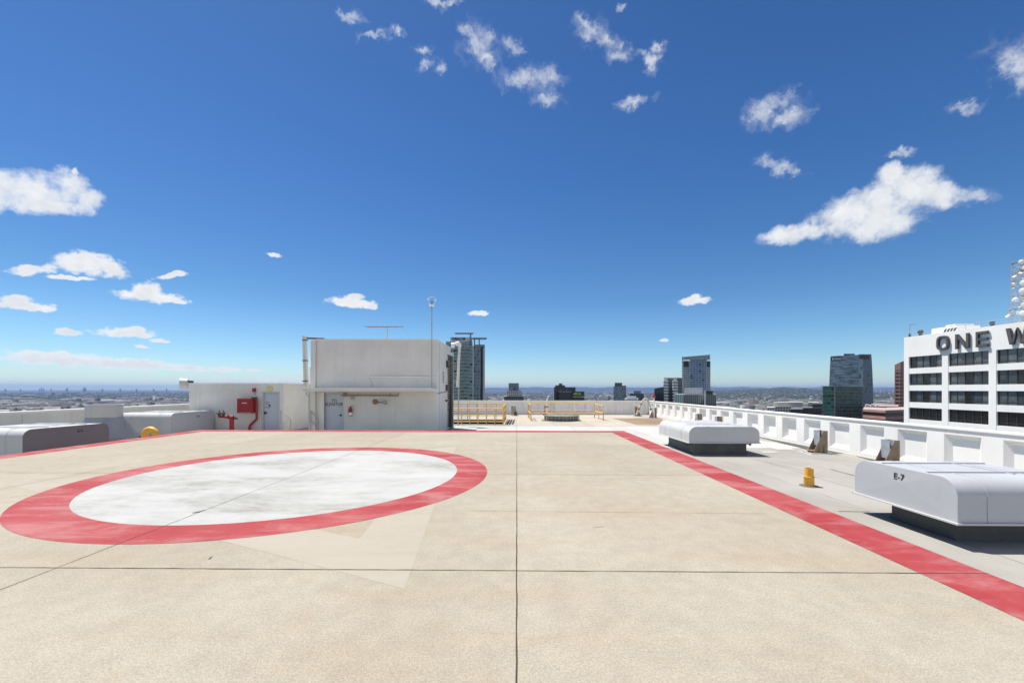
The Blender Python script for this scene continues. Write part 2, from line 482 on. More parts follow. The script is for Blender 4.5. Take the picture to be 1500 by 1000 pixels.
for xa, ya, xb, yb, w_ in ((1217, 687, 1252, 696.5, .022), (1228, 748.6, 1274, 749.6, .02), (1120, 676, 1180, 690, .012)):
    a_, b_ = on_z(xa, ya, RZ), on_z(xb, yb, RZ); strip((a_.x, a_.y), (b_.x, b_.y), w_, RZ + .006, 'roof_seam')
# dark wedge sheets at the foot of the right parapet
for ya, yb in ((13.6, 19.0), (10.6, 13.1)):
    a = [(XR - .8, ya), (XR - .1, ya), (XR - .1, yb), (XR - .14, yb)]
    sheet('roof_dark_wedge', a, RZ + .006, M['dark'])

# ------------------------------------------------------------------ parapets
PT = .505
def parapet(name, L, pitch, Hh, T, m, first=0.0, panels=True, deep=None):
    """wall along +x, its panelled face towards -y, base at z=0, splayed recesses"""
    mb = MB()
    n = int(math.ceil((L - first) / pitch))
    zb0, zt0 = .12, Hh - .13
    cols = [0.0] + [first + i * pitch for i in range(n + 1) if 0 < first + i * pitch < L] + [L]
    for a, b in zip(cols, cols[1:]):
        if not panels or b - a < pitch * .7:
            mb.face([(a, 0, 0), (b, 0, 0), (b, 0, Hh), (a, 0, Hh)]); continue
        g = (b - a) * .17
        o = [(a + g, zb0), (b - g, zb0), (b - g, zt0), (a + g, zt0)]
        dp = random.random() < .3 if deep is None else deep
        tdrop = .1
        d = .165 if dp else .1
        i = [(a + g + .12, zb0 + .13), (b - g - .12, zb0 + .13), (b - g - .12, zt0 - tdrop), (a + g + .12, zt0 - tdrop)]
        mb.face([(a, 0, 0), (b, 0, 0), (b, 0, zb0), (a, 0, zb0)]); mb.face([(a, 0, zt0), (b, 0, zt0), (b, 0, Hh), (a, 0, Hh)])
        mb.face([(a, 0, zb0), (a + g, 0, zb0), (a + g, 0, zt0), (a, 0, zt0)]); mb.face([(b - g, 0, zb0), (b, 0, zb0), (b, 0, zt0), (b - g, 0, zt0)])
        for k in range(4):
            p, q, r, s = o[k], o[(k + 1) % 4], i[(k + 1) % 4], i[k]
            mb.face([(p[0], 0, p[1]), (q[0], 0, q[1]), (r[0], d, r[1]), (s[0], d, s[1])])
        mb.face([(x, d, z) for x, z in i])
    mb.face([(0, T, 0), (L, T, 0), (L, T, Hh), (0, T, Hh)])
    mb.face([(0, 0, Hh), (L, 0, Hh), (L, T, Hh), (0, T, Hh)])
    mb.face([(0, 0, 0), (0, T, 0), (0, T, Hh), (0, 0, Hh)]); mb.face([(L, 0, 0), (L, T, 0), (L, T, Hh), (L, 0, Hh)])
    return mb
HW = PT - RZ
t = thing('parapet_wall', 'long white concrete parapet with splayed panels beside the roof vents on the right', 'parapet', (XR, YF - .02, RZ), -PI / 2)
parapet('w', YF - YB, 1.27, HW, .3, None, .35).build('wall', M['concrete'], t)
mb = MB(); mb.box(0, YF - YB, -.03, .33, HW, HW + .035); mb.build('coping', M['concrete'], t)
t = thing('parapet_wall', 'far white parapet with shaded square panels behind the yellow railings', 'parapet', (-7.0, YF, RZ))
parapet('w', XR + 7.0 - .03, 1.27, HW, .3, None, .2, deep=True).build('wall', M['concrete'], t)
mb = MB(); mb.box(0, XR + 7.0 - .04, -.03, .33, HW, HW + .035); mb.build('coping', M['concrete'], t)
t = thing('parapet_wall', 'plain weathered grey parapet wall along the left roof edge', 'parapet', (XL, YB, RZ), PI / 2)
mb = MB(); L = 42 - 0; mb.box(0, L, -.0, .3, 0, HW - .06)
for k in range(14): mb.box(k * 3.1 + .02, k * 3.1 + .09, -.025, 0, 0, HW - .1)
mb.build('wall', M['greywall'], t)
mb = MB(); mb.box(0, 26, -.05, .34, HW - .06, HW + .0); mb.box(26, L, -.05, .34, HW - .06, HW + .03); mb.build('coping', M['concrete'], t)

# ================================================================== ROOF VENTS
def rounded(L, Hh, r, n=10):
    pts = [(-L / 2, 0), (-L / 2, Hh - r)]
    for k in range(1, n + 1):
        a = PI - PI / 2 * k / n
        pts.append((-L / 2 + r + r * math.cos(a), Hh - r + r * math.sin(a)))
    for k in range(0, n + 1):
        a = PI / 2 - PI / 2 * k / n
        pts.append((L / 2 - r + r * math.cos(a), Hh - r + r * math.sin(a)))
    pts.append((L / 2, 0))
    return pts[::-1]
def roof_vent(label, x0, x1, y0, y1, zb, zt, flat, base, text=None, textat=.5, m='hood', mf=None, side=-1):
    """hood with rounded shoulders; flat='x' : its flat sides face +-x"""
    cxx, cyy = (x0 + x1) / 2, (y0 + y1) / 2
    t = thing('roof_vent', label, 'roof vent', (cxx, cyy, RZ), 0 if flat == 'y' else PI / 2, 'roof vents with rounded hoods')
    L, Wd = (x1 - x0, y1 - y0) if flat == 'y' else (y1 - y0, x1 - x0)
    h0, h1 = zb - RZ, zt - RZ
    prof = rounded(L, h1 - h0, .24)
    mb = MB()
    P3 = [(p[0], p[1] + h0) for p in prof]
    mb.prism(P3, 'y', -Wd / 2, Wd / 2, caps=False)
    for sgn in (-1, 1):                          # cross-broken flat sides
        c = (0, sgn * (Wd / 2 + .012), h0 + (h1 - h0) * .62)
        n = len(P3)
        for k in range(n):
            a, b = P3[k], P3[(k + 1) % n]
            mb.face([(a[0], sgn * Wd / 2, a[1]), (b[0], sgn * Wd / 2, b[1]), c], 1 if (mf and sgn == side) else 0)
    mb.face([(-L / 2, -Wd / 2, h0), (L / 2, -Wd / 2, h0), (L / 2, Wd / 2, h0), (-L / 2, Wd / 2, h0)])
    o = mb.build('hood', [M[m], M[mf or m]], t)
    for p in o.data.polygons: p.use_smooth = True
    md = o.modifiers.new('split', 'EDGE_SPLIT'); md.split_angle = R(20)
    mb = MB(); e = .03
    for s in (-1, 1):
        mb.box(-L / 2 - e, L / 2 + e, s * Wd / 2, s * (Wd / 2 + e), h0 - .012, h0 + .012)
        mb.box(s * L / 2, s * (L / 2 + e), -Wd / 2, Wd / 2, h0 - .012, h0 + .012)
    mb.build('drip_edge', M['hood2'], t)
    mb = MB()
    for q in (-.22, .22): mb.box(q * L - .012, q * L + .012, -Wd / 2 + .05, Wd / 2 - .05, h1, h1 + .018)
    mb.box(-L / 2 + .35, L / 2 - .35, -.3, -.275, h1, h1 + .014)
    mb.build('seam', M[m], t)
    for q in (-.27, .27):
        mb = MB(); mb.prism([(a_[0], a_[1] + h0 + .02) for a_ in rounded(L + .012, h1 - h0 - .014, .245)], 'y', q * Wd - .012, q * Wd + .012)
        mb.build('seam', M[m], t)
    bx, by = base
    mb = MB()
    pr = [(-bx / 2 - .03, 0), (bx / 2 + .03, 0), (bx / 2, .1), (bx / 2, h0 + .05), (-bx / 2, h0 + .05), (-bx / 2, .1)]
    mb.prism(pr, 'y', -by / 2, by / 2)
    mb.build('curb', M['curb'], t)
    for sx in (-1, 1):
        mb = MB(); mb.box(sx * (bx / 2), sx * (bx / 2 + .22), -by / 2 + .1, -by / 2 + .16, h0 - .09, h0 - .02); mb.box(sx * (bx / 2 + .16), sx * (bx / 2 + .2), -by / 2 + .1, -by / 2 + .14, h0 - .13, h0 - .09)
        mb.build('bracket', M['dark'], t)
    if text:
        ty = side * (Wd / 2 + .0125)
        lettering('lettering', text, .135, .002, M['lettergrey'], t,
                  facing(((textat - .5) * L, ty, h0 + (h1 - h0) * .76), (0, side, 0)), bold=.0)
    return t
roof_vent('unmarked white roof vent with rounded hood at the far end of the red stripe', 5.42, 7.62, 13.1, 15.85, -.2, .31, 'y', (1.66, 2.25), m='hood2')
v7 = roof_vent('nearest grey roof vent marked E-7 on its long flat side', 5.78, 7.5, 5.5, 7.15, -.275, .305, 'x', (.95, 1.1), 'E-7', .5, side=1)
# left vents: their flat sides face the pad
a5 = on_z(45, 628.4, .3); b5 = on_z(162, 619, .3); a5n = on_z(33, 629.4, .3)
roof_vent('left roof vent with a shade-darkened mauve flat side marked E-5 at the red pad edge', a5.x - 2.2, a5.x, a5n.y, b5.y + .02, -.47, .3, 'x', (2.0, 1.6), 'E-5', .62, m='hood2', mf='purple', side=-1)
a4 = on_z(250, 605, .45); b4 = on_z(312, 600.6, .45)
roof_vent('left roof vent with a grey side marked E-4, beside the red standpipe', a4.x - 2.2, a4.x, a4.y, b4.y, -.52, .45, 'x', (2.0, 1.7), 'E-4', .6, m='hood2', mf='hood', side=-1)
# white square-to-round exhaust stack
p = on_y(153, 600, 16.4)
t = thing('exhaust_stack', 'white round exhaust stack on a flared square base between the two left roof vents', 'exhaust stack', (p.x, p.y, RZ))
zc = zat(612, 16.4) - RZ; ztp = zat(593, 16.4) - RZ
mb = MB(); mb.lathe([(.545, zc), (.56, zc + .02), (.56, ztp - .03), (.6, ztp - .03), (.6, ztp), (.52, ztp), (.52, ztp - .3), (0, ztp - .3)], n=40)
mb.build('collar', M['hood2'], t, smooth=True)
mb = MB(); n = 40
top = [(.56 * math.cos(2 * PI * k / n), .56 * math.sin(2 * PI * k / n), zc) for k in range(n)]
bot = []
for k in range(n):
    c, s = math.cos(2 * PI * k / n), math.sin(2 * PI * k / n); q = .74 / max(abs(c), abs(s)); bot.append((c * q, s * q, .12))
for k in range(n): mb.face([bot[k], bot[(k + 1) % n], top[(k + 1) % n], top[k]])
mb.box(-.74, .74, -.74, .74, 0, .12)
mb.build('transition', M['stackm'], t)
# yellow gooseneck
g = on_y(220, 640, 15.05)
t = thing('gooseneck_pipe', 'thick yellow gooseneck pipe curving over behind the left red pad edge', 'pipe', (g.x, g.y, RZ))
zg = zat(625.5, 15.05) - .305 - RZ
pts = [(-.2, 0, 0), (-.2, 0, zg)] + [(-.2 * math.cos(a), 0, zg + .2 * math.sin(a)) for a in [PI * k / 12 for k in range(1, 13)]] + [(.2, 0, zg - .1)]
MB().tube(pts, .105, 14).build('pipe', M['ochre'], t, smooth=True)
MB().lathe([(0, 0), (.16, 0), (.16, .03), (.0, .03)], (-.2, 0, 0), 20).build('flange', M['curb'], t)
# yellow stub on the right roof
q = on_z(1185, 711.5, RZ)
t = thing('pipe_stub', 'short yellow vent pipe with a middle collar standing on the grey roof', 'pipe', (q.x, q.y, RZ))
MB().lathe([(.105, .01), (.112, .03), (.108, .17), (.118, .185), (.118, .21), (.098, .215), (.098, .385), (.088, .385), (.086, .25), (0, .25)], n=28).build('pipe', M['ochre'], t, smooth=True)
MB().lathe([(0, .012), (.2, .012), (.21, 0)], n=24).build('flange', M['curb'], t)
t.scale = (.88, .88, 1.0)

# ================================================================== DAVIT BRACKETS
def make_bracket():
    t = thing('davit_bracket', 'x', 'bracket', (0, 0, 0), 0, 'steel davit brackets by the parapet')
    prof = [(-.36, .03), (.1, .03), (.1, .74), (-.03, .74)]
    for sgn in (-1, 1):
        mb = MB(); mb.prism(prof, 'y', sgn * .14 - .01, sgn * .14 + .01)
        mb.build('gusset_plate', M['rust'], t)
    mb = MB()
    mb.box(-.15, -.135, -.13, .13, .26, .745)
    mb.box(.08, .095, -.13, .13, .03, .735)
    mb.build('face_plate', M['plate'], t)
    mb = MB()
    for x in (-.17, -.02): mb.prism([(-.152, .03), (-.21, .03), (-.152, .3)], 'x', x - .008, x + .008)
    mb.box(-.4, .0, -.13, .13, .08, .1)
    mb.build('rib', M['rust'], t)
    MB().box(-.46, .16, -.24, .24, 0, .03).build('base_plate', M['greysteel'], t)
    return t
br = make_bracket()
for i, (px, py, lab, x) in enumerate(((1203, 660.5, 'triangular brown steel bracket on a white patch by the middle of the right parapet', 9.95),
                                      (1305, 678, 'largest triangular brown steel bracket, rising behind the nearest roof vent', 9.95),
                                      (1024, 622, 'small triangular steel bracket left of two showing above the white roof vent', 9.95),
                                      (1053, 627, 'small triangular steel bracket right of two showing above the white roof vent', 9.95),
                                      (959, 608, 'triangular steel bracket carrying the red obstruction light at the far corner', 10.0))):
    o = br if i == 0 else copy_tree(br)
    y = on_x(px, 620, x).y
    o.location = (x, y, RZ + .008); o['label'] = lab
    if i == 0: y_b = y
ps = [(9.3, y_b - .4), (10.3, y_b - .4), (10.3, y_b + .3), (9.45, y_b + .4)]
sheet('roof_patch', ps, RZ + .0065, M['coat'])
o = copy_tree(br); p = on_y(752, 608, 32.6); o.location = (p.x, p.y, RZ + .012); o.rotation_euler.z = 2.2; o['label'] = 'dark steel bracket at the foot of the far parapet between the yellow railings'
o = copy_tree(br); p = on_y(931, 608, 32.3); o.location = (p.x, p.y, RZ + .012); o.rotation_euler.z = PI; o['label'] = 'steel bracket holding the bent tan davit pipe at the far parapet'
# bent davit pipe
t = thing('davit_crane', 'bent tan davit pipe arching over beside the far parapet', 'davit', (p.x, 32.0, RZ))
path = [(932.2, 607.4), (935.8, 598.6), (939, 591.5), (941.2, 587.8), (943, 585), (944.8, 583.7), (946.8, 584), (948.9, 586.2), (950.6, 589.5), (952, 593.2), (953, 598.6)]
q = [on_y(a, b, 31.9) - Vector((p.x, 32.0, RZ)) for a, b in path]
MB().tube(q, .065, 12).build('pipe', M['tan'], t, smooth=True)
MB().tube([q[-1], q[-1] + Vector((.02, 0, -.09))], .085, 12).build('end_collar', M['dark'], t)
for k in (1, 2): MB().tube([q[k] - (q[k + 1] - q[k]) * .2, q[k] + (q[k + 1] - q[k]) * .2], .09, 12).build('clamp', M['rust'], t)
# obstruction light
p = on_x(958, 605, 10.0)
t = thing('obstruction_light', 'white pole topped by a red obstruction lamp at the far roof corner', 'beacon', (p.x - .1, p.y - .3, RZ))
hz = zat(582, p.y) - RZ
MB().tube([(0, 0, 0), (0, 0, hz)], .045, 12).build('pole', M['whitem'], t, smooth=True)
MB().lathe([(0, hz + .25), (.07, hz + .22), (.1, hz + .14), (.1, hz + .06), (.085, hz), (0, hz)], n=16).build('lamp', M['redx'], t, smooth=True)
MB().tube([(-.14, 0, hz + .1), (-.08, 0, hz + .1)], .05, 10).build('side_lamp', M['redx'], t)

# ================================================================== YELLOW RAILINGS
def railing(label, loc, spans):
    """spans: list of (points on plan, heights of rails, [post positions])"""
    t = thing('guard_railing', label, 'railing', loc)
    L0 = Vector(loc)
    for pts, zs, nposts in spans:
        P = [Vector((a, b, RZ)) - L0 for a, b in pts]
        for z in zs: MB().tube([q + Vector((0, 0, z)) for q in P], .031, 8).build('rail', M['yellow'], t, smooth=True)
        for a, b in zip(P, P[1:]):
            for k in range(nposts + 1):
                q = a.lerp(b, k / nposts)
                MB().tube([q, q + Vector((0, 0, max(zs)))], .028, 8).build('post', M['yellow'], t, smooth=True)
    return t
xl = -4.7; xr = on_z(736, 621, RZ).x
yf, yb = 24.2, 28.5
railing('yellow guard railing around the dark roof pit next to the elevator house', (xr, yf, RZ),
        [([(xl, yf), (xr + .05, yf)], (.95, .55, .18), 8), ([(xr + .06, yf - .02), (xr + .1, yb)], (1.07, .75, .35), 4), ([(xl, yb), (xr + .08, yb + .03)], (1.07, .62), 6)])
f0, f1 = on_z(778, 616.5, RZ), on_z(848, 616.5, RZ)
b0, b1 = (f0.x - .1, 30.2), (on_z(871, 612, RZ).x, 30.2)
railing('yellow guard railing around the round fan housing in the middle of the far roof', (f0.x, f0.y, RZ),
        [([(f0.x, f0.y), (f1.x, f1.y)], (.5,), 3), ([(f0.x - .02, f0.y + .1), b0], (1.05, .5), 2), ([b0, b1], (1.07, .55), 3), ([(f1.x + .02, f1.y + .1), (b1[0] + .1, f1.y + .4)], (.5,), 1), ([(b1[0] + .1, f1.y + .4), (b1[0] + .02, b1[1])], (1.0, .5), 2)])
# round fan housing
p = on_y(822, 615, 27.6)
t = thing('fan_housing', 'low round domed fan housing inside the middle yellow railing', 'roof fan', (p.x, p.y, RZ + .008))
rr = 1.12
MB().lathe([(rr * 1.0, .30), (rr * 1.02, .33), (rr * .98, .36), (rr * .6, .44), (rr * .25, .48), (0, .485)], n=48).build('domed_lid', M['tank'], t, smooth=True)
MB().lathe([(rr * .97, .1), (rr * .97, .3), (0, .3)], n=48).build('skirt', M['tank'], t)
for k in range(28):
    a = 2 * PI * k / 28
    MB().tube([(rr * .99 * math.cos(a), rr * .99 * math.sin(a), 0), (rr * .99 * math.cos(a), rr * .99 * math.sin(a), .32)], .018, 6).build('bar', M['greysteel'], t)
MB().lathe([(0, .03), (rr * 1.15, .03), (rr * 1.2, 0)], n=48).build('base_ring', M['curb'], t)
# dark bars on the roof by the pit, standing in for the rail shadows
for k in range(3):
    p = on_z(742.5 + 4 * k, 621.5, RZ); q = on_z(745.5 + 4 * k, 615.5, RZ)
    o = tag(MB().box(-.035, .035, 0, q.y - p.y, 0, .06).build('rail_shadow_bar', M['dark'], None, (p.x, p.y, RZ + .008)), 'dark bar put in as a rail shadow, flat beside the pit railing, one of three parallel', 'rail shadow', 'three built rail shadows by the pit railing')
    o.rotation_euler.z = -.03
# orange and black marker post + white pipe on far wall
p = on_y(798, 608, 32.9)
t = thing('marker_post', 'orange and black banded marker post in front of the far parapet', 'post', (p.x, p.y, RZ + .008))
for z, m, r in ((0, 'dark', .13), (.1, 'orange', .09), (.28, 'dark', .06), (.4, 'orange', .09), (.58, 'dark', .05), (.68, 'orange', .07)):
    MB().lathe([(0, z), (r, z), (r, z + .13), (0, z + .13)], n=16).build('band', M[m], t)
p = on_y(801.5, 600, 33.7)
t = thing('vent_pipe', 'slim white vent pipe rising above the far parapet coping', 'pipe', (p.x, p.y, RZ + .008))
MB().tube([(0, 0, 0), (0, 0, zat(583.5, 33.7) - RZ)], .07, 12).build('pipe', M['whitem'], t, smooth=True)
MB().lathe([(0, .6), (.1, .6), (.1, .68), (0, .68)], n=14).build('collar', M['dark'], t)

# ================================================================== ELEVATOR HOUSE
YE = 18.5
ex0 = on_y(456.5, 600, YE).x; ex1 = on_y(639.6, 600, YE).x; ey1 = 22.35
ezt = zat(498, YE)
dx0, dx1 = on_y(473.8, 600, YE).x, on_y(502.5, 600, YE).x
dzt = zat(576, YE)
t = thing('elevator_house', 'tall pale stucco elevator house with a canopy and a grey door lettered TO ELEVATOR', 'rooftop house', (ex0, YE, RZ))
O = Vector((ex0, YE, RZ))
def rel(mb):
    bmesh.ops.translate(mb.bm, vec=-O, verts=mb.bm.verts[:]); return mb
mb = MB()
cw = .22
mb.box(ex0 + cw, dx0, YE, YE + .16, RZ, dzt); mb.box(dx1, ex1, YE, YE + .16, RZ, dzt)
mb.box(ex0 + cw, ex1, YE, YE + .16, dzt, ezt); mb.box(ex0 + cw, ex1, YE + .16, ey1, RZ, ezt - .004)
rel(mb).build('wall', M['stucco'], t)
mb = MB(); mb.box(ex0, ex0 + cw - .01, YE - .1, YE + .35, RZ, ezt + .01); mb.box(ex0 + cw + .2, ex0 + cw + .36, YE - .05, YE - .002, RZ, 1.34)
rel(mb).build('pilaster', M['stucco'], t, bevel=.008)
mb = MB(); mb.box(ex0 + cw, ex1 + .03, YE - .03, ey1 + .03, ezt, ezt + .05); rel(mb).build('roof_cap', M['concrete'], t)
cz0, cz1 = zat(573.6, 17.6), zat(569.2, 17.6)
cxa, cxb = on_y(443.5, 570, 17.6).x, on_y(635, 570, 17.6).x
mb = MB(); mb.box(cxa, cxb, 17.6, YE - .105, cz0, cz1); mb.box(cxa, cxb, 17.55, 17.6, cz0 + .03, cz1 + .02)
rel(mb).build('canopy', M['stucco'], t, bevel=.006)
mb = MB(); mb.box(dx0 + .015, dx1 - .015, YE + .1, YE + .14, RZ + .02, dzt - .02)
dr = rel(mb).build('door', M['door'], t, bevel=.004)
lettering('lettering', 'TO\nELEVATOR', .195, .002, M['lettergrey'], dr, facing(((dx0 + dx1) / 2 - O.x, .097, zat(590, YE) - O.z), (0, -1, 0)), bold=.002, sx=.86)
hp = on_y(498, 608, YE)
MB().lathe([(0, 0), (.035, 0), (.045, .04), (.03, .07), (0, .075)], (hp.x - O.x, .1, hp.z - O.z), 14, M=Matrix.Rotation(PI / 2, 3, 'X')).build('handle', M['dark'], dr, smooth=True)
mb = MB(); mb.box(dx0 - .05, dx0 + .012, YE - .012, YE + .09, RZ, dzt + .05); mb.box(dx1 - .012, dx1 + .05, YE - .012, YE + .09, RZ, dzt + .05); mb.box(dx0 + .012, dx1 - .012, YE - .012, YE + .09, dzt - .012, dzt + .05)
rel(mb).build('door_frame', M['frame'], t)
def wp(px, py, y): return on_y(px, py, y) - O
mb = MB()
mb.tube([wp(500, 578.7, YE - .1), wp(583, 579.3, YE - .1), wp(583.4, 575.5, YE - .1)], .028, 8)
mb.tube([wp(571.5, 579.3, YE - .1), wp(571.5, 575.6, YE - .1)], .02, 6)
mb.lathe([(0, -.09), (.07, -.09), (.09, 0), (.07, .09), (0, .09)], wp(505, 578, YE - .1), 12)
mb.build('conduit', M['rust'], t)
MB().lathe([(0, -.12), (.07, -.1), (.085, 0), (.06, .05), (0, .05)], wp(516, 581.5, YE - .1), 14).build('jar_lamp', M['greysteel'], t, smooth=True)
mb = MB()
mb.lathe([(0, 0), (.12, 0), (.12, .05), (.06, .08), (0, .08)], wp(550, 588.2, YE), 14, M=Matrix.Rotation(PI / 2, 3, 'X'))
mb.tube([wp(550, 588.5, YE - .12), wp(561, 589.4, YE - .12), wp(563, 589.6, YE - .14)], .022, 8)
mb.build('lamp_arm', M['rust'], t)
MB().lathe([(0, -.03), (.07, -.03), (.1, .08), (.0, .1)], wp(563, 590, YE - .16), 14, M=Matrix.Rotation(.9, 3, 'Y')).build('floodlight', M['steel'], t, smooth=True)
MB().tube([wp(540, 551.3, YE - .06), wp(638.9, 552.4, YE - .06)], .028, 8).build('wall_pipe', M['whitem'], t, smooth=True)
MB().tube([wp(540.5, 551.3, YE - .06), wp(546, 566.5, YE - .06)], .01, 6).build('wall_wire', M['greysteel'], t)
# louvre ladder and fittings on the right-hand side wall
la, lb = 21.3, 22.15
mb = MB(); z = RZ + .1
n_sl = 34
for k in range(n_sl):
    z = RZ + .12 + (ezt - .5 - RZ - .12) * k / (n_sl - 1)
    mb.prism([(ex1 + .005, z + .05), (ex1 + .005, z + .09), (ex1 + .2, z + .02), (ex1 + .2, z - .02)], 'y', la, lb)
rel(mb).build('louvre', M['dark'], t)
mb = MB(); mb.box(ex1 + .002, ex1 + .2, lb, lb + .04, RZ, ezt - .25); mb.box(ex1 + .002, ex1 + .03, la, lb, RZ, ezt - .25)
rel(mb).build('louvre_frame', M['whitem'], t)
for y, z, hh in ((21.0, 2.75, .34), (20.9, 1.55, .3), (20.8, .9, .1)):
    mb = MB(); mb.box(ex1 + .002, ex1 + .09, y - .06, y + .06, z - hh / 2, z + hh / 2); rel(mb).build('junction_box', M['dark'], t)
mb = MB()
mb.tube([Vector((ex1 + .04, 18.7, 1.27)) - O, Vector((ex1 + .04, 21.25, 1.36)) - O], .02, 6)
rel_m = mb.build('side_conduit', M['greysteel'], t)
mb = MB(); mb.box(ex1 + .003, ex1 + .006, YE + .62, YE + .68, RZ, ezt - .05); rel(mb).build('wall_joint', M['greysteel'], t)
for k in range(5):
    mb = MB(); mb.box(ex1 + .002, ex1 + .012, 20.05, 20.22, 1.78 + k * .115, 1.86 + k * .115); rel(mb).build('numeral', M['dark'], t)
# fire extinguisher
p = on_y(513.5, 609, YE - .12)
t2 = thing('fire_extinguisher', 'red fire extinguisher with a white label hung on the stucco wall beside the elevator door', 'extinguisher', (p.x, p.y, p.z))
MB().lathe([(0, 0), (.085, 0), (.095, .03), (.095, .38), (.06, .45), (.03, .47), (0, .47)], n=18).build('cylinder', M['redm'], t2, smooth=True)
MB().lathe([(.0965, .04), (.0975, .04), (.0975, .2), (.0965, .2)], n=18).build('paper_label', M['whitem'], t2)
mb = MB(); mb.box(-.02, .02, -.03, .03, .47, .54); mb.tube([(-.03, 0, .53), (.14, 0, .56)], .014, 6); mb.tube([(0, 0, .51), (-.1, 0, .49), (-.125, 0, .3), (-.11, 0, .15)], .014, 6); mb.build('valve', M['black'], t2)
t2.scale = (.78, .78, .78)
# mast with ring
mx, my = on_y(632.5, 520, 18.25).x, 18.25
zt_ = zat(447.5, my)
t2 = thing('antenna_mast', 'thin pole with a small ring antenna on top, on the elevator house canopy', 'antenna', (mx, my, cz1))
MB().tube([(0, 0, 0), (0, 0, zt_ - cz1)], .022, 8).build('pole', M['greysteel'], t2, smooth=True)
MB().lathe([(0, 0), (.12, 0), (.12, .03), (0, .03)], (0, 0, zt_ - cz1), 16).build('base_disc', M['whitem'], t2)
rc = zt_ - cz1 + .22
MB().tube([(.18 * math.cos(a), .05 * math.sin(a), rc + .18 * math.sin(a)) for a in [2 * PI * k / 24 for k in range(24)]], .008, 6, closed=True).build('ring', M['whitem'], t2)
MB().tube([(.2 * math.cos(a), -.2 * math.sin(a), rc + .06) for a in [2 * PI * k / 24 for k in range(24)]], .007, 6, closed=True).build('ring', M['whitem'], t2)
for k in (0, 1): MB().tube([(0, 0, zt_ - cz1), ((-.06, .07)[k], 0, rc + .12)], .012, 6).build('dipole', M['dark'], t2)
# tv antenna
ax, ay = on_y(567.5, 480, 20.2).x, 20.2
za = zat(478.5, ay)
t2 = thing('television_antenna', 'dark multi-element television antenna on a short mast above the elevator house roof', 'antenna', (ax, ay, ezt + .05))
hz = za - ezt - .05
MB().tube([(0, 0, 0), (0, 0, hz)], .022, 8).build('mast', M['greysteel'], t2)
MB().tube([(-1.06, 0, hz), (.76, 0, hz + .02)], .024, 6).build('boom', M['dark'], t2)
for k in range(13):
    x = -1.04 + k * .147
    hl = .34 - .012 * k
    MB().tube([(x, -hl, hz + .015), (x, hl, hz + .015)], .007, 5).build('element', M['dark'], t2)
MB().tube([(.74, 0, hz), (1.0, 0, hz - .42)], .005, 5).build('guy_wire', M['greysteel'], t2)
# tall ducts left of the house
lp = Vector((on_y(448, 560, 19.6).x, 19.6, RZ))
t2 = thing('duct_pipe', 'pair of tall cream pipes strapped together left of the elevator house', 'pipes', tuple(lp))
zl = zat(492, 19.6) - RZ
bx_ = on_y(449.5, 560, 19.6).x - lp.x
MB().tube([(on_y(444.6, 500, 19.6).x - lp.x, 0, zl), (on_y(446.6, 560, 19.6).x - lp.x, 0, zat(566, 19.6) - RZ)], .06, 12).build('pipe', M['cream_pipe'], t2, smooth=True)
MB().tube([(on_y(447.8, 500, 19.6).x - lp.x, -.03, zl - .02), (on_y(451, 566, 19.6).x - lp.x, -.03, zat(568, 19.6) - RZ)], .065, 12).build('pipe', M['cream_pipe'], t2, smooth=True)
for py in (498, 528, 558):
    q = on_y(447.5, py, 19.5) - lp; mb = MB(); mb.box(q.x - .16, q.x + .13, -.11, -.09, q.z - .02, q.z + .02); mb.build('strap', M['dark'], t2)
q0 = on_y(449, 495, 19.6) - lp; q1 = on_y(475, 496, 19.6) - lp
MB().tube([q0, q1], .045, 8).build('arm', M['dark'], t2)
q = on_y(453.5, 568, 19.4) - lp
MB().tube([(q.x, q.y, 0), (q.x, q.y, q.z)], .05, 10).build('downpipe', M['greysteel'], t2, smooth=True)
MB().tube([q + Vector((0, 0, .0)), q + Vector((-.12, 0, -.15)), q + Vector((-.16, 0, -.3)), q + Vector((-.05, 0, -.42))], .012, 6).build('cable', M['dark'], t2)
q = on_y(455.5, 548, 20.6) - lp
MB().tube([(q.x, q.y, q.z - .4), (q.x, q.y, q.z + .35)], .06, 10).build('sector_antenna', M['whitem'], t2, smooth=True)
# white elbows right of the house
yr = 23.3
rp = Vector((on_y(671, 560, yr).x, yr, RZ))
t2 = thing('elbow_pipe', 'tall cream pipe with white elbow caps just right of the elevator house', 'pipe', tuple(rp))
ztop = zat(505, yr) - RZ
MB().tube([(on_y(670.3, 567, yr).x - rp.x, 0, zat(567, yr) - RZ), (on_y(673.2, 507, yr).x - rp.x, 0, ztop)], .075, 12).build('pipe', M['cream_pipe'], t2, smooth=True)
MB().tube([(-.0 + .08, 0, ztop - .12), (.08, 0, ztop + .03), (.02, 0, ztop + .1), (-.1, 0, ztop + .06), (-.16, 0, ztop - .0)], .11, 14).build('elbow', M['whitem'], t2, smooth=True)
MB().tube([(-.38, 0, ztop - .02), (-.2, 0, ztop - .02)], .15, 16).build('cap', M['whitem'], t2, smooth=True)
MB().box(-.5, -.02, .05, .1, zat(567, yr) - RZ + .3, zat(567, yr) - RZ + .36).build('bracket', M['greysteel'], t2)
MB().tube([(on_y(670.5, 567, yr).x - rp.x, .12, 0), (on_y(672.8, 507, yr).x - rp.x, .12, ztop - .3)], .035, 10).build('support_post', M['greysteel'], t2)

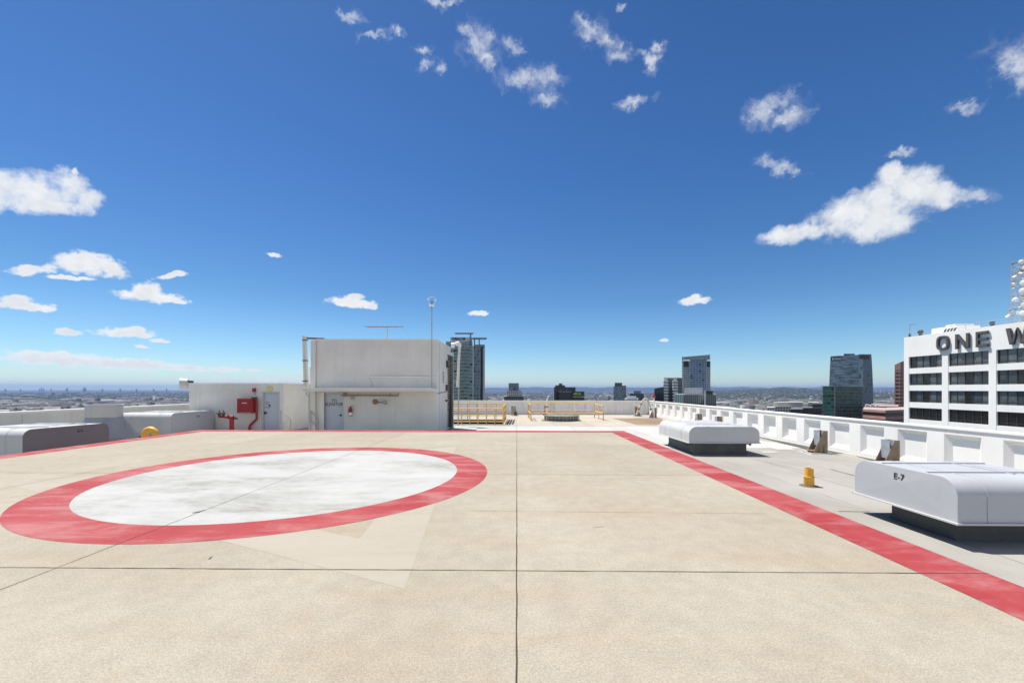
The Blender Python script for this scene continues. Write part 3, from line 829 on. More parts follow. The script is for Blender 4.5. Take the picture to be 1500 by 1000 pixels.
# ================================================================== LOW PENTHOUSE
YP = 20.0
hx0, hx1 = on_y(277, 590, YP).x, on_y(415.5, 590, YP).x
hzt = zat(563, YP)
ddx0, ddx1 = on_y(385, 590, YP).x, on_y(408.5, 590, YP).x
ddz = zat(575.3, YP)
O = Vector((hx0, YP, RZ))
t = thing('machine_room', 'low pale stucco machine room with a grey door and a red hose cabinet', 'rooftop house', tuple(O))
mb = MB()
mb.box(hx0, ddx0, YP, YP + .16, RZ, hzt); mb.box(ddx1, hx1, YP, YP + .16, RZ, hzt); mb.box(ddx0, ddx1, YP, YP + .16, ddz, hzt)
mb.box(hx0, hx1, YP + .16, 27, RZ, hzt - .004)
rel(mb).build('wall', M['stucco'], t)
mb = MB(); mb.box(hx0 - .04, hx1 + .04, YP - .04, 27.04, hzt, hzt + .06); rel(mb).build('roof_cap', M['concrete'], t)
mb = MB(); mb.box(ddx0 + .01, ddx1 - .01, YP + .1, YP + .14, RZ + .02, ddz - .015)
dr = rel(mb).build('door', M['door'], t, bevel=.004)
q = on_y(387.5, 604.7, YP) - O
MB().lathe([(0, 0), (.06, 0), (.06, .05), (.03, .08), (0, .08)], (q.x, .1, q.z), 12, M=Matrix.Rotation(PI / 2, 3, 'X')).build('handle', M['dark'], dr)
for py, w in ((589.3, .2), (592, .1), (596.5, .26)):
    q = on_y(391, py, YP) - O; MB().box(q.x - w / 2 - .03, q.x + w / 2 - .03, .094, .099, q.z - .012, q.z + .012).build('notice', M['lettergrey'], dr)
q = on_y(393.3, 593.8, YP) - O; MB().lathe([(0, 0), (.05, 0), (.05, .006), (0, .006)], (q.x, .099, q.z), 14, M=Matrix.Rotation(PI / 2, 3, 'X')).build('emblem', M['black'], dr)
mb = MB(); mb.box(ddx0 - .06, ddx0 + .008, YP - .015, YP + .09, RZ, ddz + .06); mb.box(ddx1 - .008, ddx1 + .06, YP - .015, YP + .09, RZ, ddz + .06); mb.box(ddx0 + .008, ddx1 - .008, YP - .015, YP + .09, ddz - .008, ddz + .06)
rel(mb).build('door_frame', M['frame'], t)
a, b = on_y(391.3, 572.3, YP) - O, on_y(400, 566.8, YP) - O
MB().box(a.x, b.x, -.05, -.003, a.z, b.z).build('door_sign', M['signyellow'], t)
# strobe
p = on_y(372, 571, YP)
t2 = thing('strobe_light', 'small red and white strobe lamp on the stucco wall above the red hose cabinet', 'strobe lamp', (p.x, p.y, p.z))
MB().lathe([(0, 0), (.085, 0), (.085, .06), (.07, .1), (0, .1)], M=Matrix.Rotation(PI / 2, 3, 'X'), n=16).build('lens', M['whitem'], t2)
MB().box(-.0, .11, -.16, -.002, -.09, .09).build('housing', M['redm'], t2, bevel=.015)
MB().box(.03, .08, -.05, -.002, -.2, -.09).build('bracket', M['greysteel'], t2)
# hose cabinet
a, b = on_y(347, 605, YP - .35), on_y(369.5, 583, YP - .35)
t2 = thing('hose_cabinet', 'big red fire hose cabinet on the stucco wall left of the grey machine room door', 'hose cabinet', (a.x, YP, a.z))
w, h = b.x - a.x, b.z - a.z
MB().box(0, w, -.35, -.003, 0, h).build('case', M['redm'], t2, bevel=.012)
MB().box(.03, w - .1, -.37, -.352, .07, h - .03).build('lid', M['redm'], t2, bevel=.01)
MB().box(.03, w - .08, -.38, -.352, .02, .045).build('lower_edge', mat('pink_edge', (.6, .3, .28), .5), t2)
MB().box(w * .35, w * .66, -.374, -.3705, h * .66, h * .7).build('white_lettering', M['whitem'], t2)
MB().box(w - .06, w + .08, -.33, -.1, h - .04, h + .05).build('vent_cap', M['dark'], t2)
# red drain pipe
t2 = thing('drain_pipe', 'thin red pipe bending down the wall right of the red hose cabinet', 'pipe', (b.x, YP - .2, RZ))
q = [on_y(x, y, YP - .2) - Vector((b.x, YP - .2, RZ)) for x, y in ((373, 584), (375.8, 586), (376, 600), (376, 613), (374.5, 615), (366.5, 622.5), (365.6, 625), (365.6, 640))]
MB().tube(q, .055, 10).build('pipe', M['redm'], t2, smooth=True)
# standpipe manifold
YM = 19.2
p = on_y(339.5, 628, YM)
t2 = thing('standpipe', 'red standpipe manifold with dark brass hose valves in front of the stucco wall', 'standpipe', (p.x, YM, RZ))
o_ = Vector((p.x, YM, RZ))
w_ = lambda x, y: on_y(x, y, YM) - o_
MB().tube([(0, 0, 0), w_(339.5, 612)], .095, 14).build('riser', M['redm'], t2, smooth=True)
MB().tube([w_(320.5, 610), w_(330, 610.3), w_(337, 611.5), w_(342, 611.5)], [.05, .055, .075, .09], 12).build('header', M['redm'], t2, smooth=True)
MB().tube([w_(334, 609.2), w_(341.5, 610)], .05, 10).build('upper_pipe', M['redm'], t2, smooth=True)
for x in (321.2, 327):
    mb = MB(); c = w_(x, 605); mb.lathe([(0, -.13), (.05, -.13), (.06, -.05), (.085, 0), (.05, .06), (.02, .08), (.02, .14), (0, .14)], c, 12); mb.tube([c + Vector((-.1, -.02, 0)), c + Vector((.06, -.02, 0))], .04, 8)
    mb.build('valve', M['brass'], t2, smooth=True)
mb = MB(); c = w_(332.5, 605); mb.tube([c + Vector((0, 0, -.1)), c + Vector((0, 0, .1))], .018, 6); mb.lathe([(0, .0), (.06, 0), (.06, .02), (0, .02)], c + Vector((0, 0, .09)), 12); mb.build('gauge', M['greysteel'], t2)
mb = MB(); mb.tube([w_(341, 612.4), w_(348.5, 613)], .03, 8); mb.lathe([(0, -.05), (.06, -.05), (.06, .05), (0, .05)], w_(345.3, 612.4), 10); mb.build('drain_valve', M['brass'], t2)
# microwave drum
YD = 20.4
p = on_y(270, 562, YD)
t2 = thing('microwave_drum', 'white microwave drum antenna on the roof corner of the low machine room', 'antenna', (p.x, YD, hzt + .06))
dz = p.z - hzt - .06
dirn = Vector((-.86, -.5, .02)).normalized()
Mx = dirn.to_track_quat('Z', 'Y').to_matrix()
MB().lathe([(0, -.16), (.27, -.14), (.28, .1), (.28, .16), (.26, .16)], (0, 0, dz), 28, M=Mx).build('drum', M['hood2'], t2, smooth=True)
MB().lathe([(.26, .155), (.2, .17), (0, .175)], (0, 0, dz), 28, M=Mx).build('radome', M['whitem'], t2, smooth=True)
mb = MB(); mb.tube([(.25, .1, -.02), (.25, .1, dz + .12)], .03, 8); mb.tube([(.1, .05, dz), (.27, .1, dz)], .04, 8); mb.box(.2, .36, .0, .14, .0, .12); mb.build('mount', M['dark'], t2)
# stair handrails
for (xa, yy, lab) in ((411.5, 19.3, 'thin steel stair handrail right of the machine room door'), (454.8, 18.35, 'thin steel stair handrail at the left corner of the elevator house')):
    p = on_y(xa, 628, yy); o_ = Vector((p.x, yy, RZ))
    t2 = thing('stair_handrail', lab, 'handrail', tuple(o_), 0, 'stair handrails by the rooftop houses')
    w_ = lambda x, y: on_y(xa + x, y, yy) - o_
    k = 1.0 if xa < 430 else .78
    MB().tube([(0, 0, 0), w_(0, 600.5), w_(13 * k, 612.5), w_(14.2 * k, 614.5), (w_(14.2 * k, 620).x, 0, 0)], .026, 8).build('rail', M['greysteel'], t2)
    MB().tube([w_(0, 615), w_(13.5 * k, 626.5)], .017, 8).build('mid_rail', M['greysteel'], t2)

# ================================================================== CITY
GZ = -110.0
def shift(mb, O):
    bmesh.ops.translate(mb.bm, vec=-Vector(O), verts=mb.bm.verts[:]); return mb
def foot(pts): return [at(px, d) for px, d in pts]
flat = lambda n, c, **k: mat(n, c, .8, var=.08, scale=.05, **k)
RF = flat('pale_flat_roof', (.5, .49, .47)); RD = flat('dark_flat_roof', (.16, .16, .16)); RP = flat('pinkish_flat_roof', (.42, .33, .3))
def tower(name, label, pts, py, m, roof=None, z0=GZ, ztop=None, group='distant towers beyond the parapet'):
    P = foot(pts); d = min(q[1] for q in pts)
    O = (sum(p[0] for p in P) / len(P), sum(p[1] for p in P) / len(P), GZ)
    t = thing(name, label, 'building', O, 0, group)
    t['o'] = O
    z1 = zat(py, d)
    shift(MB().walls(P, z0, z1, 0, 1, 0, ztop), O).build('wall', [m, roof or RD], t)
    return t
def block(t, name, pts, py0, py1, m, roof=None, d=None):
    P = foot(pts); d = d or min(q[1] for q in pts)
    return shift(MB().walls(P, zat(py0, d), zat(py1, d), 0, 1), tuple(t['o'])).build(name, [m, roof or m], t)
def quad4(pl, pr, d, depth, skew=0.0):
    """footprint with its front between two photo columns at depth d"""
    k = (d + depth) / d
    c = lambda px: px
    return [(pl, d), (pr, d + skew), (c(pr), d + depth + skew), (c(pl), d + depth)]

# --- white precast tower with the big sign
XO = 93.5
oy = lambda px: on_x(px, 500, XO).y
yA = oy(1324.2); yE = 46.0
zt1 = zat(494.3, yA * 1.0) if False else on_x(1324.2, 494.3, XO).z
O = (XO, yA, GZ)
t = thing('office_tower', 'white precast office tower with dark window bands and a big ONE W sign', 'building', O, 0)
mb = MB()
FH = 4.0
wtops = [on_x(1331.5, 522.8, XO).z - FH * k for k in range(6)]
wh = 2.72
pit_ = 9.02
bays = []
y = oy(1331.2)
while y - 7.75 > yE + 1:
    bays.append((y - 7.72, y)); y -= pit_
dp = .55
mb.box(XO + dp + .05, XO + 38, yE, yA, GZ, zt1)                    # core behind the window plane
zbot = wtops[-1] - wh
mb.box(XO, XO + dp, yE, yA, wtops[0], zt1)                          # top band
mb.box(XO, XO + dp, yE, yA, GZ, zbot)
edges = [yA] + [v for a, b in bays for v in (b, a)] + [yE]
for i in range(0, len(edges), 2):
    mb.box(XO, XO + dp, edges[i + 1], edges[i], zbot, wtops[0])      # piers
for a, b in bays:
    for k in range(5):
        mb.box(XO + .06, XO + dp, a, b, wtops[k + 1], wtops[k] - wh)  # spandrels
shift(mb, O).build('wall', M['onewhite'], t)
def glass_mat(name, c, r):
    m, nt, b = new_mat(name); co = coords(nt)
    nt.l.new(nt.mix(nt.ramp(nt.noise(co, .35, 4, .6), .35, .7), c, tuple(x * .45 for x in c)), b.inputs['Base Color'])
    b.inputs['Roughness'].default_value = r; b.inputs['Specular IOR Level'].default_value = .6
    return m
G1 = glass_mat('grey_blue_glass', (.06, .075, .085), .05); G3 = glass_mat('blind_behind_glass', (.12, .135, .14), .08); G4 = glass_mat('brown_blind_glass', (.035, .03, .026), .15); G2 = glass_mat('dark_brown_glass', (.018, .015, .013), .12)
for bi, (a, b) in enumerate(bays):
    for k in range(5):
        z1 = wtops[k]; z0 = z1 - wh
        mb = MB(); n = 5
        cut = [a + (b - a) * j / n for j in range(n + 1)]
        for j in range(n):
            mb.face([(XO + .42, cut[j], z0), (XO + .42, cut[j + 1], z0), (XO + .42 + random.uniform(-.02, .02), cut[j + 1], z1), (XO + .42, cut[j], z1)], random.choice((0, 0, 0, 1, 1, 2)))
        w = shift(mb, O).build('window', [G1, G3, G2] if k < 3 else [G2, G2, G4], t)
        mb = MB()
        for j in range(n + 1):
            c = min(max(cut[j], a + .06), b - .06); mb.box(XO + .33, XO + .4, c - .055, c + .055, z0, z1)
        mb.box(XO + .34, XO + .395, a, b, z0 + .5, z0 + .58)
        shift(mb, O).build('mullion', M['dark'], w)
# letters of the sign, built as boxed metal characters
def stroke_letter(polys, px0, px1, yc_px):
    ya_, yb_ = oy(px0), oy(px1)
    zc_ = on_x((px0 + px1) / 2, yc_px, XO).z
    w = ya_ - yb_; h = 3.1
    mb = MB()
    for poly in polys:
        pr = [(ya_ - p[0] * w, zc_ - h / 2 + p[1] * h) for p in poly]
        mb.prism(pr, 'x', XO - .45, XO - .12, 0)
        q = [(sum(a[0] for a in pr) / len(pr), sum(a[1] for a in pr) / len(pr))]
    return mb
def oring():
    out = []; n = 40
    def sup(k, rx, ry, e=3.2):
        a = 2 * PI * k / n; c, s = math.cos(a), math.sin(a)
        return (.5 + rx * math.copysign(abs(c) ** (2 / e), c), .5 + ry * math.copysign(abs(s) ** (2 / e), s))
    for k in range(n): out.append([sup(k, .5, .5), sup(k + 1, .5, .5), sup(k + 1, .31, .345), sup(k, .31, .345)])
    return out
LET = {
    'O': (oring(), 1374.2, 1392.2, 502.2),
    'N': ([[(0, 0), (.2, 0), (.2, 1), (0, 1)], [(.8, 0), (1, 0), (1, 1), (.8, 1)], [(.2, 1), (.2, .7), (.8, 0), (.8, .3)]], 1402, 1422, 499.5),
    'E': ([[(0, 0), (.22, 0), (.22, 1), (0, 1)], [(.22, 0), (1, 0), (1, .17), (.22, .17)], [(.22, .42), (.95, .42), (.95, .58), (.22, .58)], [(.22, .83), (1, .83), (1, 1), (.22, 1)]], 1432.2, 1450.2, 496.5),
    'W': ([[(0, 1), (.17, 0), (.34, 0), (.19, 1)], [(.28, .22), (.34, 0), (.47, .62), (.5, 1), (.42, .8)], [(.5, 1), (.53, .62), (.66, 0), (.72, .22), (.58, .8)], [(.66, 0), (.83, 0), (1, 1), (.81, 1)]], 1476.4, 1510.5, 491.5),
}
for ch, (polys, pa, pb, yc) in LET.items():
    L_ = shift(stroke_letter(polys, pa, pb, yc), O).build('sign_letter', M['bronze'], t)
    mb = MB()
    ya_, yb_ = oy(pa), oy(pb); w = ya_ - yb_; zc_ = on_x((pa + pb) / 2, yc, XO).z
    for poly in polys:
        cx_ = sum(p[0] for p in poly) / len(poly); cz_ = sum(p[1] for p in poly) / len(poly)
        k = .86 if ch != 'O' else .8
        if ch == 'O':
            pr = []
            for p in poly:
                dx, dz = p[0] - cx_, p[1] - cz_
                ax_, az_ = cx_ - .5, cz_ - .5; l = math.hypot(ax_, az_); ax_, az_ = ax_ / l, az_ / l
                rad = dx * ax_ + dz * az_
                pr.append((p[0] - ax_ * rad * .4, p[1] - az_ * rad * .4))
        else: pr = [(cx_ + (p[0] - cx_) * k, cz_ + (p[1] - cz_) * k) for p in poly]
        mb.prism([(ya_ - p[0] * w, zc_ - 1.55 + p[1] * 3.1) for p in pr], 'x', XO - .48, XO - .452)
    shift(mb, O).build('letter_face', M['bronzeface'], L_)
# roof edge of the white tower
ox = lambda px, x=XO + 1.0: on_x(px, 480, x).y
mb = MB()
for hgt in (.55, 1.1): mb.tube([(XO + .6, yE, zt1 + hgt), (XO + .6, yA - .6, zt1 + hgt)], .025, 5)
yy = yE
while yy < yA: mb.tube([(XO + .6, yy, zt1), (XO + .6, yy, zt1 + 1.1)], .025, 5); yy += 3.0
shift(mb, O).build('roof_railing', M['greysteel'], t)
def roof_unit(name, label, px0, px1, h, dx, m, cat):
    a, b = on_x(px0, 480, XO + 3).y, on_x(px1, 480, XO + 3).y
    t2 = thing(name, label, cat, (XO + 3, a, zt1))
    return t2, a - b
t2, w = roof_unit('cooling_unit', 'white cooling unit with dark louvres on the roof above the letter O', 1364.5, 1402, 2, 4, None, 'cooling unit')
MB().box(0, 5, -w, 0, 0, 1.55).build('casing', M['whitem'], t2, bevel=.05)
MB().box(.3, 4.4, -w + .7, -.9 - w * .35, 1.7, 1.95).build('top_cover', M['whitem'], t2)
mb = MB()
for k in range(4):
    y_ = -w * .46 - k * w * .125
    mb.prism([(y_, .25), (y_ - w * .08, .25), (y_ - w * .17, 1.1), (y_ - w * .09, 1.1)], 'x', -.04, -.005)
mb.build('louvre', M['dark'], t2)
t2, w = roof_unit('roof_fan', 'small dark roof fan on the white tower roof, left of the cooling unit', 1348.5, 1352.5, 1, 1, None, 'roof fan')
MB().lathe([(0, 0), (.3, 0), (.35, .8), (.55, .9), (.55, 1.5), (.3, 1.7), (0, 1.7)], n=16).build('cowl', M['dark'], t2)
t2, w = roof_unit('roof_fan', 'small dark roof fan on the white tower roof between the cooling unit and dish mast', 1453.5, 1456.5, 1, 1, None, 'roof fan')
MB().lathe([(0, 0), (.25, 0), (.3, .6), (.4, .7), (.4, 1.2), (0, 1.3)], n=16).build('cowl', M['dark'], t2)
t2, w = roof_unit('whip_antenna', 'thin grey antenna standing at the left roof corner of the white tower', 1328.5, 1330, 1, 1, None, 'antenna')
t2.location = (XO + 3, yA - .9, zt1)
MB().tube([(-2.2, .3, 0), (-2.2, .3, 3.0)], .07, 6).build('pole', M['steel'], t2)
MB().tube([(-2.2, .3, 2.9), (-2.2, -1.0, 3.1)], .05, 6).build('arm', M['steel'], t2)
for y_ in (-.2, -.9): MB().tube([(-2.2 + .25 * math.cos(a), y_ + .0, 2.9 + .25 * math.sin(a)) for a in [2 * PI * k / 14 for k in range(14)]], .035, 5, closed=True).build('loop', M['steel'], t2)
MB().lathe([(0, 0), (.2, 0), (.2, .8), (0, .8)], (-2.2, .3, 0), 10).build('base', M['dark'], t2)
# lattice mast with dishes
XM = 104.0
ym = on_x(1497.5, 480, XM).y
t2 = thing('radio_mast', 'tall lattice mast crowded with white dishes on the white tower roof', 'radio mast', (XM, ym, zt1))
hm = on_x(1495, 381, XM).z - zt1
mb = MB()
hw = 1.0
cor = [(-hw, -hw), (hw, -hw), (hw, hw), (-hw, hw)]
for c in cor: mb.tube([(*c, 0), (*c, hm)], .09, 6)
z = 0; flip = 0
while z < hm - .1:
    z2 = min(z + 1.5, hm)
    for i in range(4):
        a, b = cor[i], cor[(i + 1) % 4]
        mb.tube([(*a, z), (*b, z)], .05, 5)
        mb.tube([(*(a if flip else b), z), (*(b if flip else a), z2)], .045, 5)
    z = z2; flip ^= 1
mb.build('lattice', M['greysteel'], t2)
def dish(px, py, r, yaw, tilt=0.0, drum=False):
    p = on_x(px, py, XM - hw - .5) - Vector((XM, ym, zt1)); r *= .66
    d = Vector((-math.cos(yaw), -math.sin(yaw), tilt)).normalized()
    Mx = d.to_track_quat('Z', 'Y').to_matrix()
    mb = MB()
    if drum: mb.lathe([(0, -r * .6), (r * .9, -r * .5), (r, -r * .3), (r, r * .3), (r * .8, r * .42), (0, r * .5)], p, 20, M=Mx)
    else: mb.lathe([(0, -r * .35), (r * .5, -r * .28), (r * .85, -r * .08), (r, .08), (r, .14), (r * .85, .0), (0, -r * .25)], p, 20, M=Mx)
    o = mb.build('dish', M['dishm'], t2, smooth=True)
    bk = MB(); bk.tube([p - d * r * .3, p - d * r * .8, Vector((-.7, max(min(p.y, .9), -.9), p.z))], .07, 5); bk.build('arm', M['greysteel'], o)
for args in ((1496, 383.5, .62, .5, .1, 1), (1497, 393, .7, .2, -.5), (1496.5, 398, .75, .3, .5), (1489, 400, .45, .9, .2), (1486, 404.5, .62, .2, .8), (1485, 411, .68, .1, -.3), (1485, 415.5, .4, .6, .3, 1), (1484.5, 421, .45, .4, .4), (1499.5, 406, .5, .2, .2), (1499, 414, .8, .0, .1, 1), (1498.5, 426, .85, .4, .1, 1), (1498, 432, .6, .1, -.2), (1487.5, 439, .75, .35, .1, 1), (1484, 436.5, .4, 1.1, .5), (1494, 448, .5, .3, .3), (1480, 455, .6, 1.0, .3), (1477, 462, .75, -.3, .7), (1492, 458, .5, .8, .1, 1), (1498, 458, .7, .2, .2, 1), (1500.5, 446, .7, .3, .0, 1), (1502, 392, .7, .2, .1, 1), (1503, 438, .7, .2, .1)):
    dish(*args)
for py in (385, 436, 452): 
    p = on_x(1489, py, XM - hw) - Vector((XM, ym, zt1)); MB().tube([(-hw - .1, p.y - .2, p.z), (-hw - .1, 1.0, p.z)], .06, 5).build('crossarm', M['dark'], t2)

# --- balcony apartment tower
FA = facade('teal_balcony_facade', (.08, .125, .13), (.24, .31, .31), (.37, .45, .43), 3.0, 2.4, .34, .07, .12, dark=.2)
FB = facade('slate_window_facade', (.065, .085, .11), (.15, .185, .215), (.25, .28, .32), 3.0, 1.3, .22, .3, .15, dark=.2)
d0 = 364
t = tower('apartment_tower', 'teal glass apartment tower with balconies and a lettered crown sign behind the elevator house', [(652, d0), (693, d0), (693, d0 + 30), (655, d0 + 30)], 506.5, FA)
O = tuple(t['o'])
block(t, 'slate_wing', [(693.4, d0 - .5), (703.5, d0 - .5), (703.5, d0 + 30), (693.4, d0 + 30)], 640, 507, FB, RD)
block(t, 'dark_recess', [(703.6, d0 + 1.5), (707.4, d0 + 1.5), (707, d0 + 28), (703.6, d0 + 28)], 640, 509, mat('dark_recess', (.02, .02, .025), .5), RD)
lav = flat('lavender_concrete', (.48, .46, .48))
block(t, 'end_wall', [(707.3, d0 + .5), (710.2, d0 + .5), (710, d0 + 29), (707.3, d0 + 29)], 640, 508.5, lav)
block(t, 'white_fin', [(692.6, d0 - 1.2), (693.3, d0 - 1.2), (693.3, d0), (692.6, d0)], 640, 505.5, flat('white_fin_paint', (.75, .75, .74)))
for k in range(17):
    zz = zat(510.5 + k * 5.0, d0)
    p = foot([(669, d0 - 1.7), (688.3, d0 - 1.7), (688.3, d0 - .02), (669, d0 - .02)])
    slab = flat('balcony_edge', (.5, .55, .53)) if k == 0 else slab
    shift(MB().walls(p, zz - .25, zz, 0, 0), O).build('balcony', [slab], t)
    p2 = foot([(669.3, d0 - 1.65), (688, d0 - 1.65), (688, d0 - 1.55), (669.3, d0 - 1.55)])
    gl = glass_mat('balcony_glass', (.2, .27, .27), .1) if k == 0 else gl
    shift(MB().walls(p2, zz + .002, zz + 1.0, 0, 0), O).build('balcony_rail', [gl], t)
block(t, 'roof_storey', [(653, d0 + 3), (692, d0 + 3), (692, d0 + 26), (655, d0 + 26)], 508, 500.3, FA, RD)
pale = flat('pale_crown_panel', (.78, .76, .72))
block(t, 'crown_box', [(659.5, d0 + 5), (691.5, d0 + 5), (691, d0 + 22), (661, d0 + 22)], 500.4, 494, pale)
block(t, 'roof_slab', [(666.5, d0 + 2), (693.3, d0 + 2), (693, d0 + 6), (667, d0 + 6)], 488.7, 487.3, flat('slab_grey', (.3, .31, .33)))
block(t, 'roof_slab', [(691.8, d0 + 1), (713, d0 + 1), (712, d0 + 7), (692, d0 + 7)], 496, 494.2, flat('slab_tan', (.42, .4, .37)))
for a, b in ((688, 690.3), (694, 696), (701, 702.8)):
    block(t, 'crown_column', [(a, d0 + 3), (b, d0 + 3), (b, d0 + 6), (a, d0 + 6)], 507, 496.1 if a > 690 else 488.8, flat('column_blue_grey', (.28, .33, .38)))
block(t, 'roof_screen', [(694, d0), (710, d0), (710, d0 + 2), (694, d0 + 2)], 509, 504.6, FB)
q = at(671.5, d0 + 4.9); lettering('sign', 'DVRM.COM', 3.1, .1, M['black'], t, facing((q[0] - O[0], q[1] - O[1], zat(496.4, d0 + 4.9) - GZ), (-FWD).to_tuple()), bold=.12, sx=.75)

# --- other towers
st = facade('stone_tier_facade', (.05, .06, .06), (.12, .13, .13), (.5, .48, .43), 3.6, 3.2, .42, .3, .2, dark=.15)
gd = facade('dark_tier_facade', (.02, .03, .035), (.06, .08, .09), (.1, .12, .12), 3.6, 2.5, .25, .14, .15)
t = tower('stepped_tower', 'small stepped stone tower with a grey glass cube on top', quad4(738.5, 767, 700, 35), 580, gd, RF)
block(t, 'upper_tier', quad4(742, 763.5, 705, 26), 580.2, 572, st, RF)
block(t, 'glass_cube', quad4(745, 760, 708, 18), 572.2, 561, facade('cube_glass', (.06, .09, .13), (.14, .19, .25), (.3, .32, .33), 4.2, 4, .1, .1, .1), RD)
block(t, 'side_step', quad4(758.5, 765.5, 702, 20), 580.2, 576, st, RF)
bk_ = facade('black_office_facade', (.006, .008, .01), (.02, .025, .03), (.03, .034, .038), 3.8, 1.6, .2, .2, .15)
t = tower('black_office_block', 'black glass office block with stepped roofs and a planted terrace', quad4(811.5, 829.5, 520, 30), 566.5, bk_, RD)
block(t, 'upper_block', quad4(813.5, 827.5, 522, 25), 566.7, 564, bk_, RD)
block(t, 'lift_house', quad4(818.5, 823.8, 524, 12), 564.2, 561.3, gd, RD)
block(t, 'middle_block', quad4(829.6, 843, 519, 30), 640, 567, bk_, RD)
block(t, 'lower_block', quad4(843.1, 856, 518, 30), 640, 573, bk_, RD)
block(t, 'front_block', quad4(818.5, 837, 507, 11), 640, 573.5, bk_, RF)
block(t, 'front_block', quad4(838, 855.5, 506, 11), 640, 581, bk_, RF)
leafm = flat('planter_green', (.1, .15, .05))
mb = MB(); a = at(845.5, 512)
for k in range(26): mb.lathe([(0, 0), (1.2, .5), (1.0, 1.8), (0, 2.3)], (a[0] + random.uniform(-4, 4), a[1] + random.uniform(-2, 2), zat(581, 506) + random.uniform(0, 3)), 7)
shift(mb, tuple(t['o'])).build('terrace_planting', leafm, t)
tg = facade('blue_grey_tower_facade', (.08, .11, .135), (.17, .22, .25), (.28, .33, .35), 3.3, 2.0, .28, .2, .15)
t = tower('glass_tower', 'slim blue grey glass tower alone above the far parapet', quad4(898.8, 913, 700, 25), 565.5, tg, RD)
block(t, 'roof_block', quad4(900.5, 911.2, 702, 18), 566, 560.2, gd, RD)
block(t, 'side_wing', quad4(911, 917.2, 703, 24), 640, 564.3, tg, RD)
t = tower('grey_office_block', 'wide grey green office block with a raised middle roof', quad4(922.5, 943, 820, 40), 576, gd, RD)
block(t, 'raised_storey', quad4(928.3, 938.8, 822, 25), 576.2, 572, tg, RD)
t = tower('white_low_block', 'low white flat block showing just above the far parapet', quad4(915, 935, 470, 25), 583.5, facade('white_low_facade', (.08, .1, .1), (.2, .22, .22), (.75, .76, .75), 3.6, 3.4, .5, .4, .2), RF)
block(t, 'roof_room', quad4(918.5, 932, 472, 15), 583.6, 580.3, flat('white_roof_room', (.72, .72, .72)), RF)
t = tower('navy_glass_block', 'dark navy glass block with a slanted top beside the striped twin tower', quad4(958.4, 972.5, 450, 25), 569, facade('navy_glass_facade', (.008, .018, .032), (.02, .04, .06), (.018, .028, .04), 3.8, 1.8, .15, .1, .08), RD,
          ztop=[zat(569, 450), zat(566, 450), zat(566, 450), zat(569, 450)])
sw = facade('white_striped_facade', (.05, .06, .065), (.12, .13, .14), (.82, .81, .78), 3.3, 60, .6, .0, .2, dark=.0)
sg = facade('grey_striped_facade', (.03, .04, .04), (.07, .08, .08), (.2, .21, .21), 3.3, 2.0, .35, .15, .2)
t = tower('striped_twin_tower', 'pale twin tower with white striped bays left of the tall blue tower', [(971.3, 480), (972.3, 478.5), (977.7, 478.5), (979, 480), (979, 500), (971.6, 500)], 556.5, sw, RF)
block(t, 'recess', [(978.6, 485), (985.5, 485), (985.5, 505), (978.6, 505)], 640, 555, sg, RD)
block(t, 'white_bay', [(985, 480), (986, 478.5), (991.2, 478.5), (993, 481), (993, 500), (985.2, 500)], 640, 557, sw, RF)
block(t, 'grey_bay', [(992.9, 481), (999.5, 486), (999.5, 506), (992.9, 502)], 640, 553, sg, RD)
for a, b in ((972.5, 977.5), (987.3, 991.8)): block(t, 'roof_turret', quad4(a, b, 482, 12), 557.5, 552.5, flat('turret_white', (.6, .61, .6)), RF)
block(t, 'roof_screen', quad4(973, 998, 488, 12), 557, 552.8, flat('screen_grey', (.3, .33, .34)), RD)
bt = facade('blue_curtain_wall', (.075, .115, .185), (.17, .23, .33), (.3, .37, .47), 3.2, 4.2, .2, .09, .08, mull=(.5, .56, .64), dark=.05)
sv = facade('silver_edge_facade', (.04, .05, .05), (.16, .19, .19), (.56, .59, .57), 3.2, 2.6, .4, .25, .2)
t = tower('blue_tower', 'tall blue glass curtain wall tower with a slanted crown in the middle of the skyline', [(1010.5, 600), (1035, 600), (1035, 626), (1010.5, 626)], 526, bt, RD)
cr = facade('crown_glass', (.14, .2, .2), (.24, .32, .32), (.4, .46, .46), 4.5, 2.2, .12, .12, .1, dark=.05)
block(t, 'left_wing', [(1000.5, 604), (1010.4, 602), (1010.4, 628), (1000.5, 628)], 640, 528, sv, RD)
block(t, 'left_fin', [(999, 606), (1000.4, 606), (1000.4, 626), (999, 626)], 640, 521.5, flat('pale_fin', (.62, .64, .62)))
block(t, 'right_wing', [(1035.1, 602), (1040.6, 604), (1040.6, 626), (1035.1, 626)], 640, 528, sv, RD)
dkm = mat('sky_lobby_dark', (.015, .015, .018), .4)
block(t, 'dark_notch', [(1001.5, 601), (1008.6, 600.5), (1008.6, 602), (1001.5, 603.5)], 536.5, 528, dkm)
block(t, 'dark_notch', [(1035.8, 600), (1040, 600.5), (1040, 603), (1035.8, 602)], 536.5, 528.5, dkm)
P = foot([(999.2, 599), (1040, 599), (1040, 601), (999.2, 601)])
zl_, zr_, zb_ = zat(522.5, 599), zat(518.9, 599), zat(526.5, 599)
shift(MB().walls(P, zb_, zr_, 0, 1, 0, [zl_, zr_, zr_, zl_]), tuple(t['o'])).build('crown', [cr, RD], t)
P = foot([(999.2, 601.1), (999.9, 601.1), (999.9, 624), (999.2, 624)]); shift(MB().walls(P, zb_, zl_, 0, 1), tuple(t['o'])).build('crown', [cr, RD], t)
mn = mat('machine_floor', (.45, .5, .56), .5, var=.4, scale=.3)
block(t, 'plant_floor', [(1012, 606), (1036, 606), (1036, 622), (1012, 622)], 526.2, 523.2, mn)
